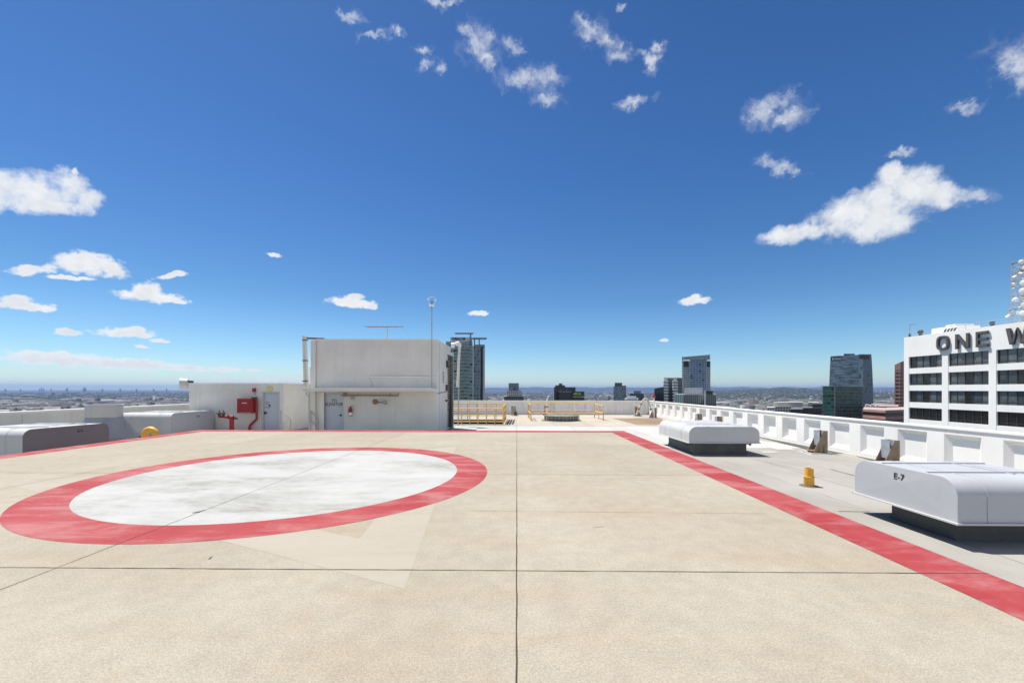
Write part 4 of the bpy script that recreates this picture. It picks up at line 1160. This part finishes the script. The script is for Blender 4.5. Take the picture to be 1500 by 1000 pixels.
lg = facade('grey_rib_facade', (.03, .045, .045), (.08, .1, .1), (.34, .38, .37), 40, 2.0, .02, .28, .12, dark=.1)
lt = facade('teal_rib_facade', (.09, .13, .135), (.17, .23, .23), (.36, .43, .42), 40, 2.2, .02, .25, .12, dark=.1)
t = tower('ribbed_glass_block', 'low ribbed glass block with a white roof storey in front of the blue tower', [(1001.5, 350), (1049.2, 358), (1048, 385), (1002, 380)], 577.5, lg, RF)
block(t, 'teal_wing', [(988.2, 357), (1001.4, 350.2), (1001.4, 378), (989, 384)], 640, 577, lt, RF)
wp_ = flat('pale_plant_room', (.5, .52, .52))
block(t, 'roof_storey', [(1002.5, 356), (1029.5, 360), (1029, 378), (1003, 375)], 577.6, 567, wp_)
block(t, 'white_fin', [(1031.3, 349), (1033.8, 349.6), (1033.8, 354), (1031.3, 353)], 640, 571.3, flat('white_fin_two', (.8, .8, .78)))
block(t, 'dark_plant', [(1034.2, 357), (1044.3, 359), (1044.3, 374), (1034.2, 372)], 577.8, 572, mat('dark_plant_box', (.03, .035, .04), .5))

# --- curved hotel tower: a leaning striped slab and a taller slab behind
def curved(t, name, pl, pr, d, depth, py0, py1, m, roof, lean_l=0.0, lean_r=0.0, slope=0.0):
    mb = MB(); n = 14; prev = None
    z0, z1 = zat(py0, d), zat(py1, d)
    for k in range(n + 1):
        f = k / n; z = z0 + (z1 - z0) * f
        a = pl + lean_l * f ** 3; b = pr - lean_r * f ** 3
        P = foot(quad4(a, b, d, depth))
        zz = [z + (slope * f ** 8 if i in (1, 2) else 0) for i in range(4)]
        cur = [(*p, q) for p, q in zip(P, zz)]
        if prev:
            us = [0, (pr - pl) / F * d, (pr - pl) / F * d + depth, 2 * (pr - pl) / F * d + depth, 2 * (pr - pl) / F * d + 2 * depth]
            for i in range(4):
                j = (i + 1) % 4
                mb.face([prev[i], prev[j], cur[j], cur[i]], 0, [(us[i], prev[i][2]), (us[i + 1], prev[j][2]), (us[i + 1], cur[j][2]), (us[i], cur[i][2])])
        prev = cur
    mb.face(prev, 1)
    return shift(mb, tuple(t['o'])).build(name, [m, roof], t)
d0 = 600
Pc = at(1240, d0 + 15)
t = thing('hotel_tower', 'tall curved blue glass hotel tower with streaky bands and a small white roof sign', 'building', (*Pc, GZ), 0, 'distant towers beyond the parapet'); t['o'] = (*Pc, GZ)
def streak_mat():
    m, nt, b = new_mat('streaky_blue_glass')
    uv = nt.node('ShaderNodeUVMap').outputs[0]
    a = nt.noise(nt.mapping(uv, (.045, .55, 1)), 1.0, 5, .75)
    c = nt.mix(nt.ramp(a, .44, .56), (.03, .045, .07), (.28, .38, .49))
    c = nt.mix(nt.ramp(nt.noise(nt.mapping(uv, (.05, .9, 1)), 2.3, 4, .6), .55, .68), c, (.5, .58, .65))
    nt.l.new(c, b.inputs['Base Color']); b.inputs['Roughness'].default_value = .15
    return m
SM = streak_mat()
curved(t, 'striped_slab', 1214, 1258.4, d0, 20, 640, 521, SM, RD, 2.6, 0, 2.2)
rg = facade('slate_blue_curtain', (.07, .09, .13), (.13, .165, .22), (.15, .18, .24), 3.4, 1.6, .15, .1, .1, dark=.05)
curved(t, 'rear_slab', 1258, 1279.5, d0 + 6, 26, 640, 518, rg, RD, 0, 3.2, 0)
block(t, 'pale_strip', quad4(1258.3, 1264.5, d0 + 4, 1.8), 566, 525, facade('pale_blue_strip', (.18, .26, .32), (.3, .38, .43), (.25, .33, .38), 3.4, 2.5, .1, .1, .1), RD)
block(t, 'roof_band', quad4(1257.3, 1273.5, d0 + 3.5, 2), 524.5, 519.3, mat('brown_roof_band', (.05, .045, .045), .5), RD)
block(t, 'roof_plant', quad4(1236, 1252, d0 + 5, 10), 519.5, 517.3, gd, RD)
wsm = mat('white_sign_metal', (.85, .85, .85), .5)
sm_dark = mat('sign_backing', (.03, .05, .08), .4)
block(t, 'sign_backing', quad4(1217, 1233, d0 - 1.0, .9), 527, 522.2, sm_dark)
block(t, 'sign_emblem', quad4(1219, 1221, d0 - 1.4, .35), 526.6, 523.4, wsm)
for k in range(9): block(t, 'sign_letter', quad4(1222.3 + k * 1.12, 1223.15 + k * 1.12, d0 - 1.4, .35), 525.6 + (k % 3) * .15, 524.0 - (k % 2) * .25, wsm)
# --- green glass block
gg = facade('green_glass_facade', (.02, .1, .07), (.05, .21, .15), (.09, .29, .22), 3.3, 3.0, .25, .06, .08, dark=.3)
gk = facade('dark_green_facade', (.018, .04, .04), (.05, .09, .085), (.09, .14, .13), 3.3, 2.4, .24, .14, .1, dark=.35)
d0 = 380
t = tower('green_glass_block', 'green glass apartment block with a pale corner strip in front of the curved hotel', [(1222.5, d0), (1263, d0 + 3), (1262, d0 + 32), (1222.5, d0 + 30)], 566, gk, RD)
block(t, 'green_wing', [(1205.2, d0 + 6), (1222.4, d0 + .5), (1222.4, d0 + 28), (1206, d0 + 34)], 640, 565.3, gg, RD)
block(t, 'pale_strip', [(1221.8, d0 - .8), (1223.5, d0 - .8), (1223.5, d0), (1221.8, d0)], 640, 566.5, flat('grey_strip', (.3, .33, .32)))
gf = flat('green_slab_edge', (.14, .22, .19))
for k in range(14):
    py = 568 + k * 3.4 * 1.55
    block(t, 'balcony', [(1222.6, d0 - 1.3), (1266.5, d0 + 1.7), (1266.5, d0 + 4), (1222.6, d0 - .1)], py + .55, py, gf)
    block(t, 'balcony', [(1203.3, d0 + 5), (1212, d0 + 2.3), (1212, d0 + 4), (1203.3, d0 + 7)], py + .55, py, gf)
block(t, 'roof_slab', [(1204, d0 + 4), (1222, d0 - 2), (1267, d0 + 1), (1265, d0 + 30), (1206, d0 + 32)], 565.4, 564.6, flat('roof_slab_green', (.3, .38, .33)))
MB_ = MB(); p = at(1203.5, d0 + 5); MB_.tube([(*p, zat(575, d0)), (*p, zat(563.5, d0))], .25, 6); shift(MB_, tuple(t['o'])).build('pole', M['steel'], t)
# --- brown granite tower and podium
bg = facade('brown_granite_facade', (.012, .01, .01), (.03, .024, .022), (.27, .13, .1), 4.0, 3.6, .5, .22, .15, mull=(.2, .09, .07), dark=.2)
gp = facade('pink_band_facade', (.01, .008, .008), (.02, .016, .015), (.42, .215, .18), 4.2, 60, .48, .0, .15, dark=0)
gpd = facade('brown_band_facade', (.01, .008, .008), (.02, .016, .015), (.26, .14, .12), 4.2, 60, .45, .0, .15, dark=0)
bc = flat('brown_granite_cap', (.3, .165, .13))
t = tower('granite_tower', 'brown granite tower with a slanted top half hidden behind the white tower', [(1310.5, 450), (1319.2, 445), (1345, 452), (1340, 480), (1312, 480)], 541, bg, RD)
P = foot([(1310.5, 450), (1319.2, 445), (1345, 452), (1340, 480), (1312, 480)])
za, zb, zc2 = zat(533.5, 450), zat(529.5, 445), zat(521, 452)
shift(MB().walls(P, zat(541, 445) + .01, zb, 0, 0, 0, [za, zb, zc2, zc2, za]), tuple(t['o'])).build('slanted_cap', [bc], t)
t = tower('granite_podium', 'low pinkish brown banded block beside the green glass block', [(1297, 250), (1335, 262), (1330, 300), (1297.5, 290)], 600, gpd, RP)
block(t, 'pink_wing', [(1264, 268), (1297, 250.3), (1297, 290), (1266, 300)], 640, 600.3, gp, RP)
t = tower('brown_low_block', 'low brown flat block just behind the banded podium', quad4(1267, 1316, 340, 30), 594, flat('dull_brown_wall', (.26, .16, .135)), RP)
for a, b, py in ((1268, 1273, 591.8), (1276, 1280, 591.5), (1284, 1286, 592.3)): block(t, 'roof_room', quad4(a, b, 342, 10), 594.1, py, flat('cream_roof_room', (.6, .52, .45)), RF)
# --- low blocks in front of the hills
cw_ = facade('cream_office_facade', (.04, .05, .05), (.1, .11, .11), (.56, .53, .45), 4, 4.0, .4, .35, .2)
t = tower('cream_office_block', 'low cream office block with a long pale roof storey right of the ribbed glass block', quad4(1134, 1160, 600, 30), 594.5, cw_, RF)
block(t, 'roof_storey', quad4(1139, 1176, 606, 26), 595, 588.5, flat('cream_roof_storey', (.52, .48, .4)), RF)
block(t, 'roof_room', quad4(1133, 1140, 610, 20), 594, 588.8, flat('cream_room', (.6, .56, .48)), RF)
t = tower('white_office_block', 'small white gridded office block left of the cream office block', quad4(1123.5, 1136, 590, 30), 596, facade('white_grid_facade', (.1, .11, .12), (.2, .22, .22), (.75, .75, .73), 3.6, 3.4, .45, .4, .2), RF)
t = tower('teal_low_block', 'low dark teal glass block in front of the cream office block', quad4(1158, 1178, 520, 30), 598.5, facade('teal_low_facade', (.02, .04, .04), (.06, .1, .1), (.1, .14, .13), 4, 3, .25, .15, .1), RD)
t = tower('dark_low_block', 'low near black block left of the green glass block', quad4(1176, 1206, 470, 30), 596.5, bk_, RD)
block(t, 'roof_storey', quad4(1190, 1206, 474, 22), 596.6, 590.5, bk_, RD)
block(t, 'roof_terrace', quad4(1184, 1200, 500, 22), 596, 588.5, flat('grey_terrace', (.45, .44, .4)), RF)

# ================================================================== GROUND, HILLS, FAR CITY
def ground_mat(name, dark, mid, light, s1, s2):
    m, nt, b = new_mat(name); co = coords(nt)
    a = nt.noise(co, s1, 7, .65); c2 = nt.noise(co, s2, 5, .7)
    c = nt.mix(nt.ramp(a, .35, .62), dark, mid)
    c = nt.mix(nt.ramp(c2, .6, .7), c, light)
    nt.l.new(c, b.inputs['Base Color']); b.inputs['Roughness'].default_value = .95; b.inputs['Specular IOR Level'].default_value = .1
    return m
GM = ground_mat('city_floor', (.045, .06, .03), (.13, .13, .115), (.3, .29, .27), .004, .02)
HM = ground_mat('hill_cover', (.03, .042, .024), (.075, .08, .05), (.17, .15, .11), .0035, .012)
mb = MB(); Rg = 31000
mb.face([(-Rg, -3000, GZ), (Rg, -3000, GZ), (Rg, Rg, GZ), (-Rg, Rg, GZ)])
struct(mb.build('city_ground', GM))
# ridge heights by photo column
ridge = [(940, 0), (975, 20), (1000, 40), (1040, 70), (1075, 92), (1100, 108), (1125, 122), (1140, 142), (1152, 146), (1165, 128), (1185, 112), (1205, 96), (1225, 80), (1260, 60), (1290, 52), (1310, 74), (1340, 90), (1400, 80), (1500, 60), (1560, 0)]
rx = [math.atan((p - 750) / F) - YAW * 0 for p, _ in ridge]; rh = [h * 1.0 for _, h in ridge]
from mathutils import noise as mnoise
def hill_z(az, d, near=5200.0, far=9500.0):
    """height above the plain at camera azimuth az and distance d"""
    hh = float(np.interp(az, rx, rh, 0, 0))
    f = (d - near) / (far - near)
    if f <= 0: return 0.0
    f = min(f, 1.6)
    prof = math.sin(min(f, 1.0) * PI / 2) ** 1.6
    nz = mnoise.fractal((az * 40, d / 700, 3.1), 1.0, 2.0, 5)
    return hh * prof * (.93 + .16 * nz) + 8 * nz * min(f, 1) * (hh > 5)
def dirw(az, d):
    v = FWD * math.cos(az) + RT0 * math.sin(az); return v.x * d, v.y * d
def terrain(name, az0, az1, d0, d1, na, nd, hf, m):
    vs, fs = [], []
    for j in range(nd):
        d = d0 + (d1 - d0) * j / (nd - 1)
        for i in range(na):
            az = az0 + (az1 - az0) * i / (na - 1)
            x, y = dirw(az, d); vs.append((x, y, GZ - .5 + hf(az, d)))
    for j in range(nd - 1):
        for i in range(na - 1):
            a = j * na + i; fs.append((a, a + 1, a + na + 1, a + na))
    me = bpy.data.meshes.new(name); me.from_pydata(vs, [], fs); me.materials.append(m)
    o = bpy.data.objects.new(name, me); COL.objects.link(o)
    return struct(o)
terrain('hills', rx[0], rx[-1], 5000, 10500, 260, 60, hill_z, HM)
def far_z(az, d):
    px = 750 + F * math.tan(az)
    hh = float(np.interp(px, [560, 640, 700, 760, 800, 850, 900, 960, 1010, 1060, 1150, 1300, 1500], [0, 150, 190, 215, 250, 240, 215, 235, 225, 260, 235, 200, 150], 0, 0))
    f = (d - 22000) / 5000
    return max(hh * math.sin(max(min(f, 1), 0) * PI / 2) * (1 + .2 * mnoise.fractal((az * 30, 2.2, .5), 1, 2, 5)), 0)
terrain('far_hills', math.atan((560 - 750) / F), math.atan((1500 - 750) / F), 22000, 27500, 240, 8, far_z, HM)

def attr_mat(name, rough):
    m, nt, b = new_mat(name)
    at_ = nt.node('ShaderNodeAttribute'); at_.attribute_name = 'tint'
    nt.l.new(at_.outputs['Color'], b.inputs['Base Color']); b.inputs['Roughness'].default_value = rough; b.inputs['Specular IOR Level'].default_value = .2
    return m
def soup(name, V, Fq, colv, m, label, cat):
    """V (n,k,3) vertices of n equal pieces, Fq faces of one piece, colv (n,k,3)"""
    n, k, _ = V.shape; nf, fl = Fq.shape
    me = bpy.data.meshes.new(name)
    me.vertices.add(n * k); me.vertices.foreach_set('co', V.reshape(-1).astype(np.float32))
    idx = (Fq[None] + (np.arange(n) * k)[:, None, None]).reshape(-1).astype(np.int32)
    me.loops.add(len(idx)); me.loops.foreach_set('vertex_index', idx)
    me.polygons.add(n * nf); me.polygons.foreach_set('loop_start', np.arange(0, len(idx), fl, dtype=np.int32))
    me.update(calc_edges=True)
    ca = me.color_attributes.new('tint', 'FLOAT_COLOR', 'POINT')
    c4 = np.concatenate([colv.reshape(-1, 3), np.ones((n * k, 1))], 1)
    ca.data.foreach_set('color', c4.reshape(-1).astype(np.float32))
    me.materials.append(m)
    o = bpy.data.objects.new(name, me); COL.objects.link(o)
    o['kind'] = 'stuff'; o['label'] = label; o['category'] = cat
    return o
def scatter(n, dmin, dmax, power):
    u = rng.random(n)
    d = (dmin ** -power + u * (dmax ** -power - dmin ** -power)) ** (-1 / power)
    az = np.arctan(rng.uniform(-1.65, 1.6, n))
    x = np.cos(az) * FWD.x + np.sin(az) * RT0.x; y = np.cos(az) * FWD.y + np.sin(az) * RT0.y
    z = np.array([hill_z(a, dd) if rx[0] < a < rx[-1] and dd > 5200 else 0.0 for a, dd in zip(az, d)])
    return x * d, y * d, z + GZ, d, az
# far-off buildings
n = 25000
x, y, z, d, az = scatter(n, 1500, 19000, .75)
big = rng.random(n) < .14
w = np.where(big, rng.uniform(35, 110, n), rng.uniform(9, 26, n)) * (1 + d / 20000); l = w * rng.uniform(.5, 1.3, n)
h = np.where(big, rng.uniform(6, 13, n), rng.uniform(4, 9, n))
tall = rng.random(n) < .012; h = np.where(tall, rng.uniform(18, 45, n), h); w = np.where(tall, 28, w); l = np.where(tall, 24, l)
onhill = z > GZ + 3; z = np.where(onhill & (rng.random(n) < .55), GZ - 60, z); onhill = z > GZ + 3; h = np.where(onhill, np.minimum(h, 7), h); w = np.where(onhill, np.minimum(w, 22), w); l = np.where(onhill, np.minimum(l, 22), l)
th = rng.choice([.0, .5], n) + rng.normal(0, .06, n)
sx = np.array([-1, 1, 1, -1, -1, 1, 1, -1]) * .5; sy = np.array([-1, -1, 1, 1, -1, -1, 1, 1]) * .5; sz = np.array([0, 0, 0, 0, 1, 1, 1, 1])
lx = w[:, None] * sx; ly = l[:, None] * sy
V = np.stack([x[:, None] + lx * np.cos(th)[:, None] - ly * np.sin(th)[:, None], y[:, None] + lx * np.sin(th)[:, None] + ly * np.cos(th)[:, None], z[:, None] - 1.5 + (h[:, None] + 1.5) * sz], 2)
pal = .72 * np.array([(.5, .49, .46), (.34, .33, .3), (.3, .28, .25), (.2, .19, .18), (.24, .16, .13), (.6, .59, .57), (.17, .18, .2), (.3, .25, .2)])
c = pal[rng.integers(0, len(pal), n)] * rng.uniform(.7, 1.1, (n, 1))
BQ = np.array([(4, 5, 6, 7), (0, 1, 5, 4), (1, 2, 6, 5), (2, 3, 7, 6), (3, 0, 4, 7)])
soup('distant_city', V, BQ, np.repeat(c[:, None], 8, 1), attr_mat('distant_walls', .8), 'far-off low buildings spread across the plain to the horizon', 'city')
# far-off trees
n = 92000
x, y, z, d, az = scatter(n, 1400, 17000, .8)
r = rng.uniform(4, 9, n) * (1 + d / 9000); hh = rng.uniform(6, 13, n) * np.where(z > GZ + 3, .7, 1)
ang = np.arange(6) * PI / 3
ring1 = np.stack([np.cos(ang), np.sin(ang)], 1)
base = np.concatenate([np.concatenate([ring1 * .8, np.full((6, 1), .15)], 1), np.concatenate([ring1 * 1.0, np.full((6, 1), .55)], 1), [[0, 0, 1.0]]])
jit = rng.uniform(.65, 1.25, (n, 13, 1)) * np.array([1, 1, .85])
V = base[None] * jit
V = np.stack([x[:, None] + V[:, :, 0] * r[:, None], y[:, None] + V[:, :, 1] * r[:, None], z[:, None] - .5 + V[:, :, 2] * hh[:, None]], 2)
FT = np.array([(i, (i + 1) % 6, 6 + (i + 1) % 6) for i in range(6)] + [(i, 6 + (i + 1) % 6, 6 + i) for i in range(6)] + [(6 + i, 6 + (i + 1) % 6, 12) for i in range(6)])
gp_ = np.array([(.035, .055, .022), (.05, .075, .03), (.065, .08, .035), (.03, .045, .025), (.085, .09, .045)])
c = gp_[rng.integers(0, 5, n)] * rng.uniform(.7, 1.3, (n, 1))
soup('distant_trees', V, FT, np.repeat(c[:, None], 13, 1), attr_mat('distant_foliage', .9), 'far-off dark green trees filling the streets across the plain', 'trees')
# skyline specks along the left horizon and beyond the black block
k_ = [(x_, 14500, hgt) for x_, hgt in ((8, 125), (58, 140), (61, 165), (64, 130), (75, 120), (97, 135), (99, 155), (122, 150), (124, 185), (126, 140), (150, 128), (176, 135), (30, 120), (200, 128), (225, 130), (244, 140), (796, 170), (800, 150), (803, 180), (806, 205), (809, 160), (812, 150), (1278, 150), (1284, 160), (1290, 145))]
Vs = []
for px, dd, hgt in k_:
    a = at(px, dd); ww = random.uniform(10, 17); hgt *= .86
    Vs.append([(a[0] + ww * sx[i] * 2, a[1] + ww * sy[i] * 2, GZ + hgt * sz[i]) for i in range(8)])
V = np.array(Vs); soup('distant_skyline', V, BQ, np.full((len(k_), 8, 3), .2), attr_mat('distant_tower_walls', .8), 'tiny blue towers of other centres on the far horizon', 'skyline')

# ================================================================== HAZE
mb = MB(); Hz = 31500
mb.box(-Hz, Hz, -4000, Hz, GZ - 1.0, 215)
hz = mb.build('haze', [])
hm_ = bpy.data.materials.new('haze_air'); hm_.use_nodes = True
nt = hm_.node_tree
for nd in list(nt.nodes):
    if nd.type != 'OUTPUT_MATERIAL': nt.nodes.remove(nd)
out = [nd for nd in nt.nodes if nd.type == 'OUTPUT_MATERIAL'][0]
pv = nt.nodes.new('ShaderNodeVolumePrincipled')
pv.inputs['Color'].default_value = (.27, .45, .82, 1); pv.inputs['Density'].default_value = 3.4e-5; pv.inputs['Anisotropy'].default_value = .1
nt.links.new(pv.outputs[0], out.inputs['Volume'])
hz.data.materials.append(hm_)
hz['kind'] = 'stuff'; hz['label'] = 'thin bluish air over the whole city'; hz['category'] = 'haze'

# ================================================================== LIGHT AND SKY
SUN = Vector((-.35, .26, 1)).normalized()
sl = bpy.data.lights.new('sun', 'SUN'); sl.energy = 4.2; sl.angle = R(.53); sl.color = (1, .955, .885)
so = bpy.data.objects.new('sun', sl); COL.objects.link(so)
so.rotation_euler = SUN.to_track_quat('Z', 'Y').to_euler(); so.location = (-20, 10, 60)

wd = bpy.data.worlds.new('World'); sc.world = wd; wd.use_nodes = True
nt = NT(wd.node_tree)
bgn = wd.node_tree.nodes['Background']
SKY = .1
bgn.inputs['Strength'].default_value = SKY
sky = nt.node('ShaderNodeTexSky', sky_type='NISHITA')
sky.sun_disc = False
sky.sun_elevation = math.asin(SUN.z)
sky.sun_rotation = math.atan2(SUN.x, SUN.y)
sky.altitude = 200; sky.air_density = 1.0; sky.dust_density = .3; sky.ozone_density = 3.0
skyc = sky.outputs[0]
hs = nt.node('ShaderNodeHueSaturation'); hs.inputs['Saturation'].default_value = 1.18; hs.inputs['Value'].default_value = 1.0
nt.l.new(skyc, hs.inputs['Color']); skyc = hs.outputs[0]
D = nt.vmath('NORMALIZE', coords(nt, 'Generated'))
def dirpx(px, py): return ray(px, py).normalized()
def blob_field(blobs, vec):
    f = None
    for x, y, rx_, ry_, ang in blobs:
        c = dirpx(x, y); a = R(ang)
        ta = dirpx(x + rx_ * math.cos(a), y + rx_ * math.sin(a)) - c
        tb = dirpx(x - ry_ * math.sin(a), y + ry_ * math.cos(a)) - c
        Mi = Matrix((ta, tb, c)).transposed().inverted()
        s = nt.vmath('DOT_PRODUCT', vec, tuple(Mi[0])); t_ = nt.vmath('DOT_PRODUCT', vec, tuple(Mi[1]))
        q = nt.math('MULTIPLY_ADD', s, s, nt.math('MULTIPLY', t_, t_))
        f = q if f is None else nt.math('SMOOTH_MIN', f, q, .35)
    return f
SOLID = [(45, 279, 58, 32, 6), (0, 280, 42, 33, 0), (104, 274, 34, 26, 28), (130, 293, 25, 20, 22), (75, 301, 66, 15, 3), (108, 252, 9, 8, 0),
         (130, 386, 50, 17, 5), (160, 393, 30, 12, 14), (50, 395, 36, 8, -3), (118, 381, 26, 12, 0), (100, 407, 38, 4, 3),
         (220, 434, 48, 9, 6), (214, 424, 22, 12, 0), (252, 440, 28, 5, 6), (36, 448, 52, 7, 5), (22, 440, 26, 8, 0), (70, 452, 18, 3, 4),
         (252, 404, 25, 4, -8), (262, 401, 12, 5, -8), (98, 487, 21, 6, 4), (184, 488, 46, 7, 3), (196, 483, 20, 7, 0), (232, 499, 13, 3.5, 5), (207, 507, 10, 3, 4),
         (95, 526, 88, 11, 4), (55, 521, 38, 8, 2), (190, 533, 74, 9, 3), (275, 539, 50, 5, 2), (330, 541, 24, 4, 2), (372, 542, 12, 2, 2),
         (515, 443, 34, 7, 5), (518, 436, 16, 6, 0), (546, 449, 9, 4, 15), (403, 373, 12, 3.5, 4), (700, 459, 16, 4, -4), (1016, 441, 24, 6, -6), (1017, 437, 12, 6, -20), (974, 498, 7, 2.5, -5),
         (385, 558, 70, 4.5, 1), (330, 561, 50, 3, 0), (425, 560, 30, 4, 0), (75, 564, 48, 2.2, 0), (150, 564, 30, 2.2, 1), (15, 563, 22, 1.8, 0), (215, 565, 40, 1.6, 1),
         (1335, 274, 60, 34, 8), (1255, 310, 92, 34, -19), (1168, 343, 62, 16, -10), (1290, 322, 70, 30, -12), (1380, 284, 26, 20, 0), (1310, 252, 22, 18, -30)]
WISP = [(1402, 288, 26, 11, -5), (1428, 288, 24, 8, -10), (1117, 166, 24, 17, -10), (1146, 147, 34, 13, -20), (1152, 172, 26, 12, -15), (1132, 240, 26, 11, 10), (1152, 248, 28, 11, 10),
        (1490, 95, 44, 34, 25), (1500, 120, 30, 18, 0), (1414, 156, 26, 8, -8), (1326, 225, 16, 9, -15), (1310, 228, 10, 5, 0),
        (703, 66, 24, 28, 25), (684, 47, 18, 9, 30), (712, 84, 22, 14, -20), (747, 66, 16, 12, 35), (758, 76, 14, 8, 0), (775, 114, 36, 18, 10), (802, 110, 28, 16, 0), (756, 118, 18, 14, 0), (801, 146, 18, 9, -5),
        (870, 46, 26, 20, 25), (860, 33, 18, 9, 20), (885, 58, 16, 14, 0), (912, 80, 22, 9, -5), (911, 67, 10, 7, 0), (930, 150, 30, 8, -14), (955, 92, 12, 13, 0), (962, 70, 9, 8, 0), (940, 78, 14, 6, 10),
        (515, 24, 20, 8, 20), (500, 24, 9, 9, 0), (547, 51, 22, 7, -8), (582, 47, 7, 7, 0), (637, 2, 24, 9, 0), (660, 2, 14, 6, 0), (644, 99, 8, 10, 20), (625, 97, 12, 8, -30), (912, 12, 7, 6, 0), (620, 72, 16, 6, 5)]
LOW = [b_ for b_ in SOLID if b_[1] > 360]; SOLID = [b_ for b_ in SOLID if b_[1] <= 360]
# the air of each cloud edge is stirred by fractal noise in direction space
w1 = nt.noise(D, 22, 5, .62, color=True)
Dw = nt.vmath('ADD', D, nt.vmath('SCALE', nt.vmath('SUBTRACT', w1, (.5, .5, .5)), scale=.035))
n1 = nt.noise(D, 28, 8, .56); n2 = nt.noise(Dw, 70, 6, .58); n3 = nt.noise(D, 11, 4, .5)
horizon_fade = nt.ramp(nt.node('ShaderNodeSeparateXYZ').outputs[2], -1, -.5)
sep = [x for x in wd.node_tree.nodes if x.type == 'SEPXYZ'][0]; nt.l.new(D, sep.inputs[0])
el = sep.outputs[2]
fs = blob_field(SOLID, Dw)
nn = nt.math('ADD', nt.math('MULTIPLY', nt.math('SUBTRACT', n1, .5), 2.0), nt.math('MULTIPLY', nt.math('SUBTRACT', n2, .5), 1.1))
vs = nt.math('ADD', nt.math('SUBTRACT', 1.0, fs), nn)
dens_s = nt.ramp(vs, -.3, 1.05)
w2 = nt.noise(D, 45, 5, .65, color=True)
Dx = nt.vmath('ADD', D, nt.vmath('SCALE', nt.vmath('SUBTRACT', w2, (.5, .5, .5)), scale=.045))
fw = blob_field(WISP, Dx)
n4 = nt.noise(Dx, 24, 8, .56, .7)
vw = nt.math('ADD', nt.math('ADD', nt.math('SUBTRACT', .8, fw), nt.math('MULTIPLY', nt.math('SUBTRACT', n4, .5), 3.0)), nt.math('MULTIPLY', nt.math('SUBTRACT', n2, .5), .9))
dens_w = nt.math('MULTIPLY', nt.ramp(vw, -.45, 2.3), .97)
veil = nt.math('ADD', nt.math('MULTIPLY_ADD', fw, -.4, 1.0), nt.math('MULTIPLY', nt.math('SUBTRACT', n4, .5), 3.4))
dens_w = nt.math('MAXIMUM', dens_w, nt.ramp(veil, .1, 2.2, 0, .4))
Dl = nt.vmath('ADD', D, nt.vmath('SCALE', nt.vmath('SUBTRACT', nt.noise(D, 60, 5, .6, color=True), (.5, .5, .5)), scale=.014))
fl_ = blob_field(LOW, Dl)
n5 = nt.noise(nt.mapping(D, (1, 1, 1.7)), 60, 7, .58)
vl = nt.math('ADD', nt.math('SUBTRACT', 1.2, fl_), nt.math('MULTIPLY', nt.math('SUBTRACT', n5, .5), 2.4))
dens_l = nt.ramp(vl, -.15, .9)
dens = nt.math('MAXIMUM', nt.math('MAXIMUM', dens_s, dens_l), dens_w)
up = nt.vmath('ADD', D, (-.006, 0, .014))
relief = nt.math('SUBTRACT', nt.noise(D, 26, 6, .6), nt.noise(up, 26, 6, .6))
lit = nt.math('MULTIPLY_ADD', relief, 1.1, .72, clamp=True)
lit = nt.math('ADD', lit, nt.ramp(nt.math('MAXIMUM', vs, vl), 1.3, .2, -.12, .22), clamp=True)
ccol = nt.mix(lit, (.68, .73, .79), (1.02, 1.035, 1.05))
CL = .92 / SKY / 1.57
lowf = nt.ramp(el, .0, .09, .0, 1.0)
ccol = nt.vmath('SCALE', ccol, scale=CL)
cmix = nt.math('MULTIPLY', dens, nt.ramp(el, .0, .06, .6, 1.0))
cr_ = nt.node('ShaderNodeValToRGB'); nt.l.new(el, cr_.inputs[0])
stops = ((0, (0.70, 0.815, 0.95)), (.07, (0.58, 0.73, 0.85)), (.2, (0.46, 0.605, 0.71)), (.45, (0.41, 0.55, 0.70)), (.7, (0.385, 0.505, 0.64)))
ce = cr_.color_ramp.elements
while len(ce) < len(stops): ce.new(.5)
for e_, (p_, c_) in zip(ce, stops): e_.position = p_; e_.color = (*c_, 1)
skyc = nt.mix(1.0, skyc, cr_.outputs[0], 'MULTIPLY')
# added bright cumulus behind the camera, unseen, neutral fill for shaded faces
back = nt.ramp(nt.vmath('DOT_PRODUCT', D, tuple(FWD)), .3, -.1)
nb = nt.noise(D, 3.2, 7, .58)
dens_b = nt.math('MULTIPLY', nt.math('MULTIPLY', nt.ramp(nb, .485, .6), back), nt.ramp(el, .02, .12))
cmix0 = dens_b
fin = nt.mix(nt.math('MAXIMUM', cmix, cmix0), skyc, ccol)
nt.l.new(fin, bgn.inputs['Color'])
wd.cycles.sampling_method = 'MANUAL'; wd.cycles.sample_map_resolution = 512

vs_ = sc.view_settings
sc.display_settings.display_device = 'sRGB'
vs_.view_transform = 'Standard'; vs_.look = 'None'; vs_.exposure = .65; vs_.gamma = 1.0; vs_.use_curve_mapping = False
sc.render.engine = 'CYCLES'
cy = sc.cycles
cy.use_denoising = True; cy.denoiser = 'OPENIMAGEDENOISE'; cy.denoising_input_passes = 'RGB_ALBEDO_NORMAL'; cy.denoising_prefilter = 'ACCURATE'
cy.max_bounces = 6; cy.diffuse_bounces = 4; cy.glossy_bounces = 3; cy.volume_bounces = 1; cy.transparent_max_bounces = 8
cy.use_fast_gi = False
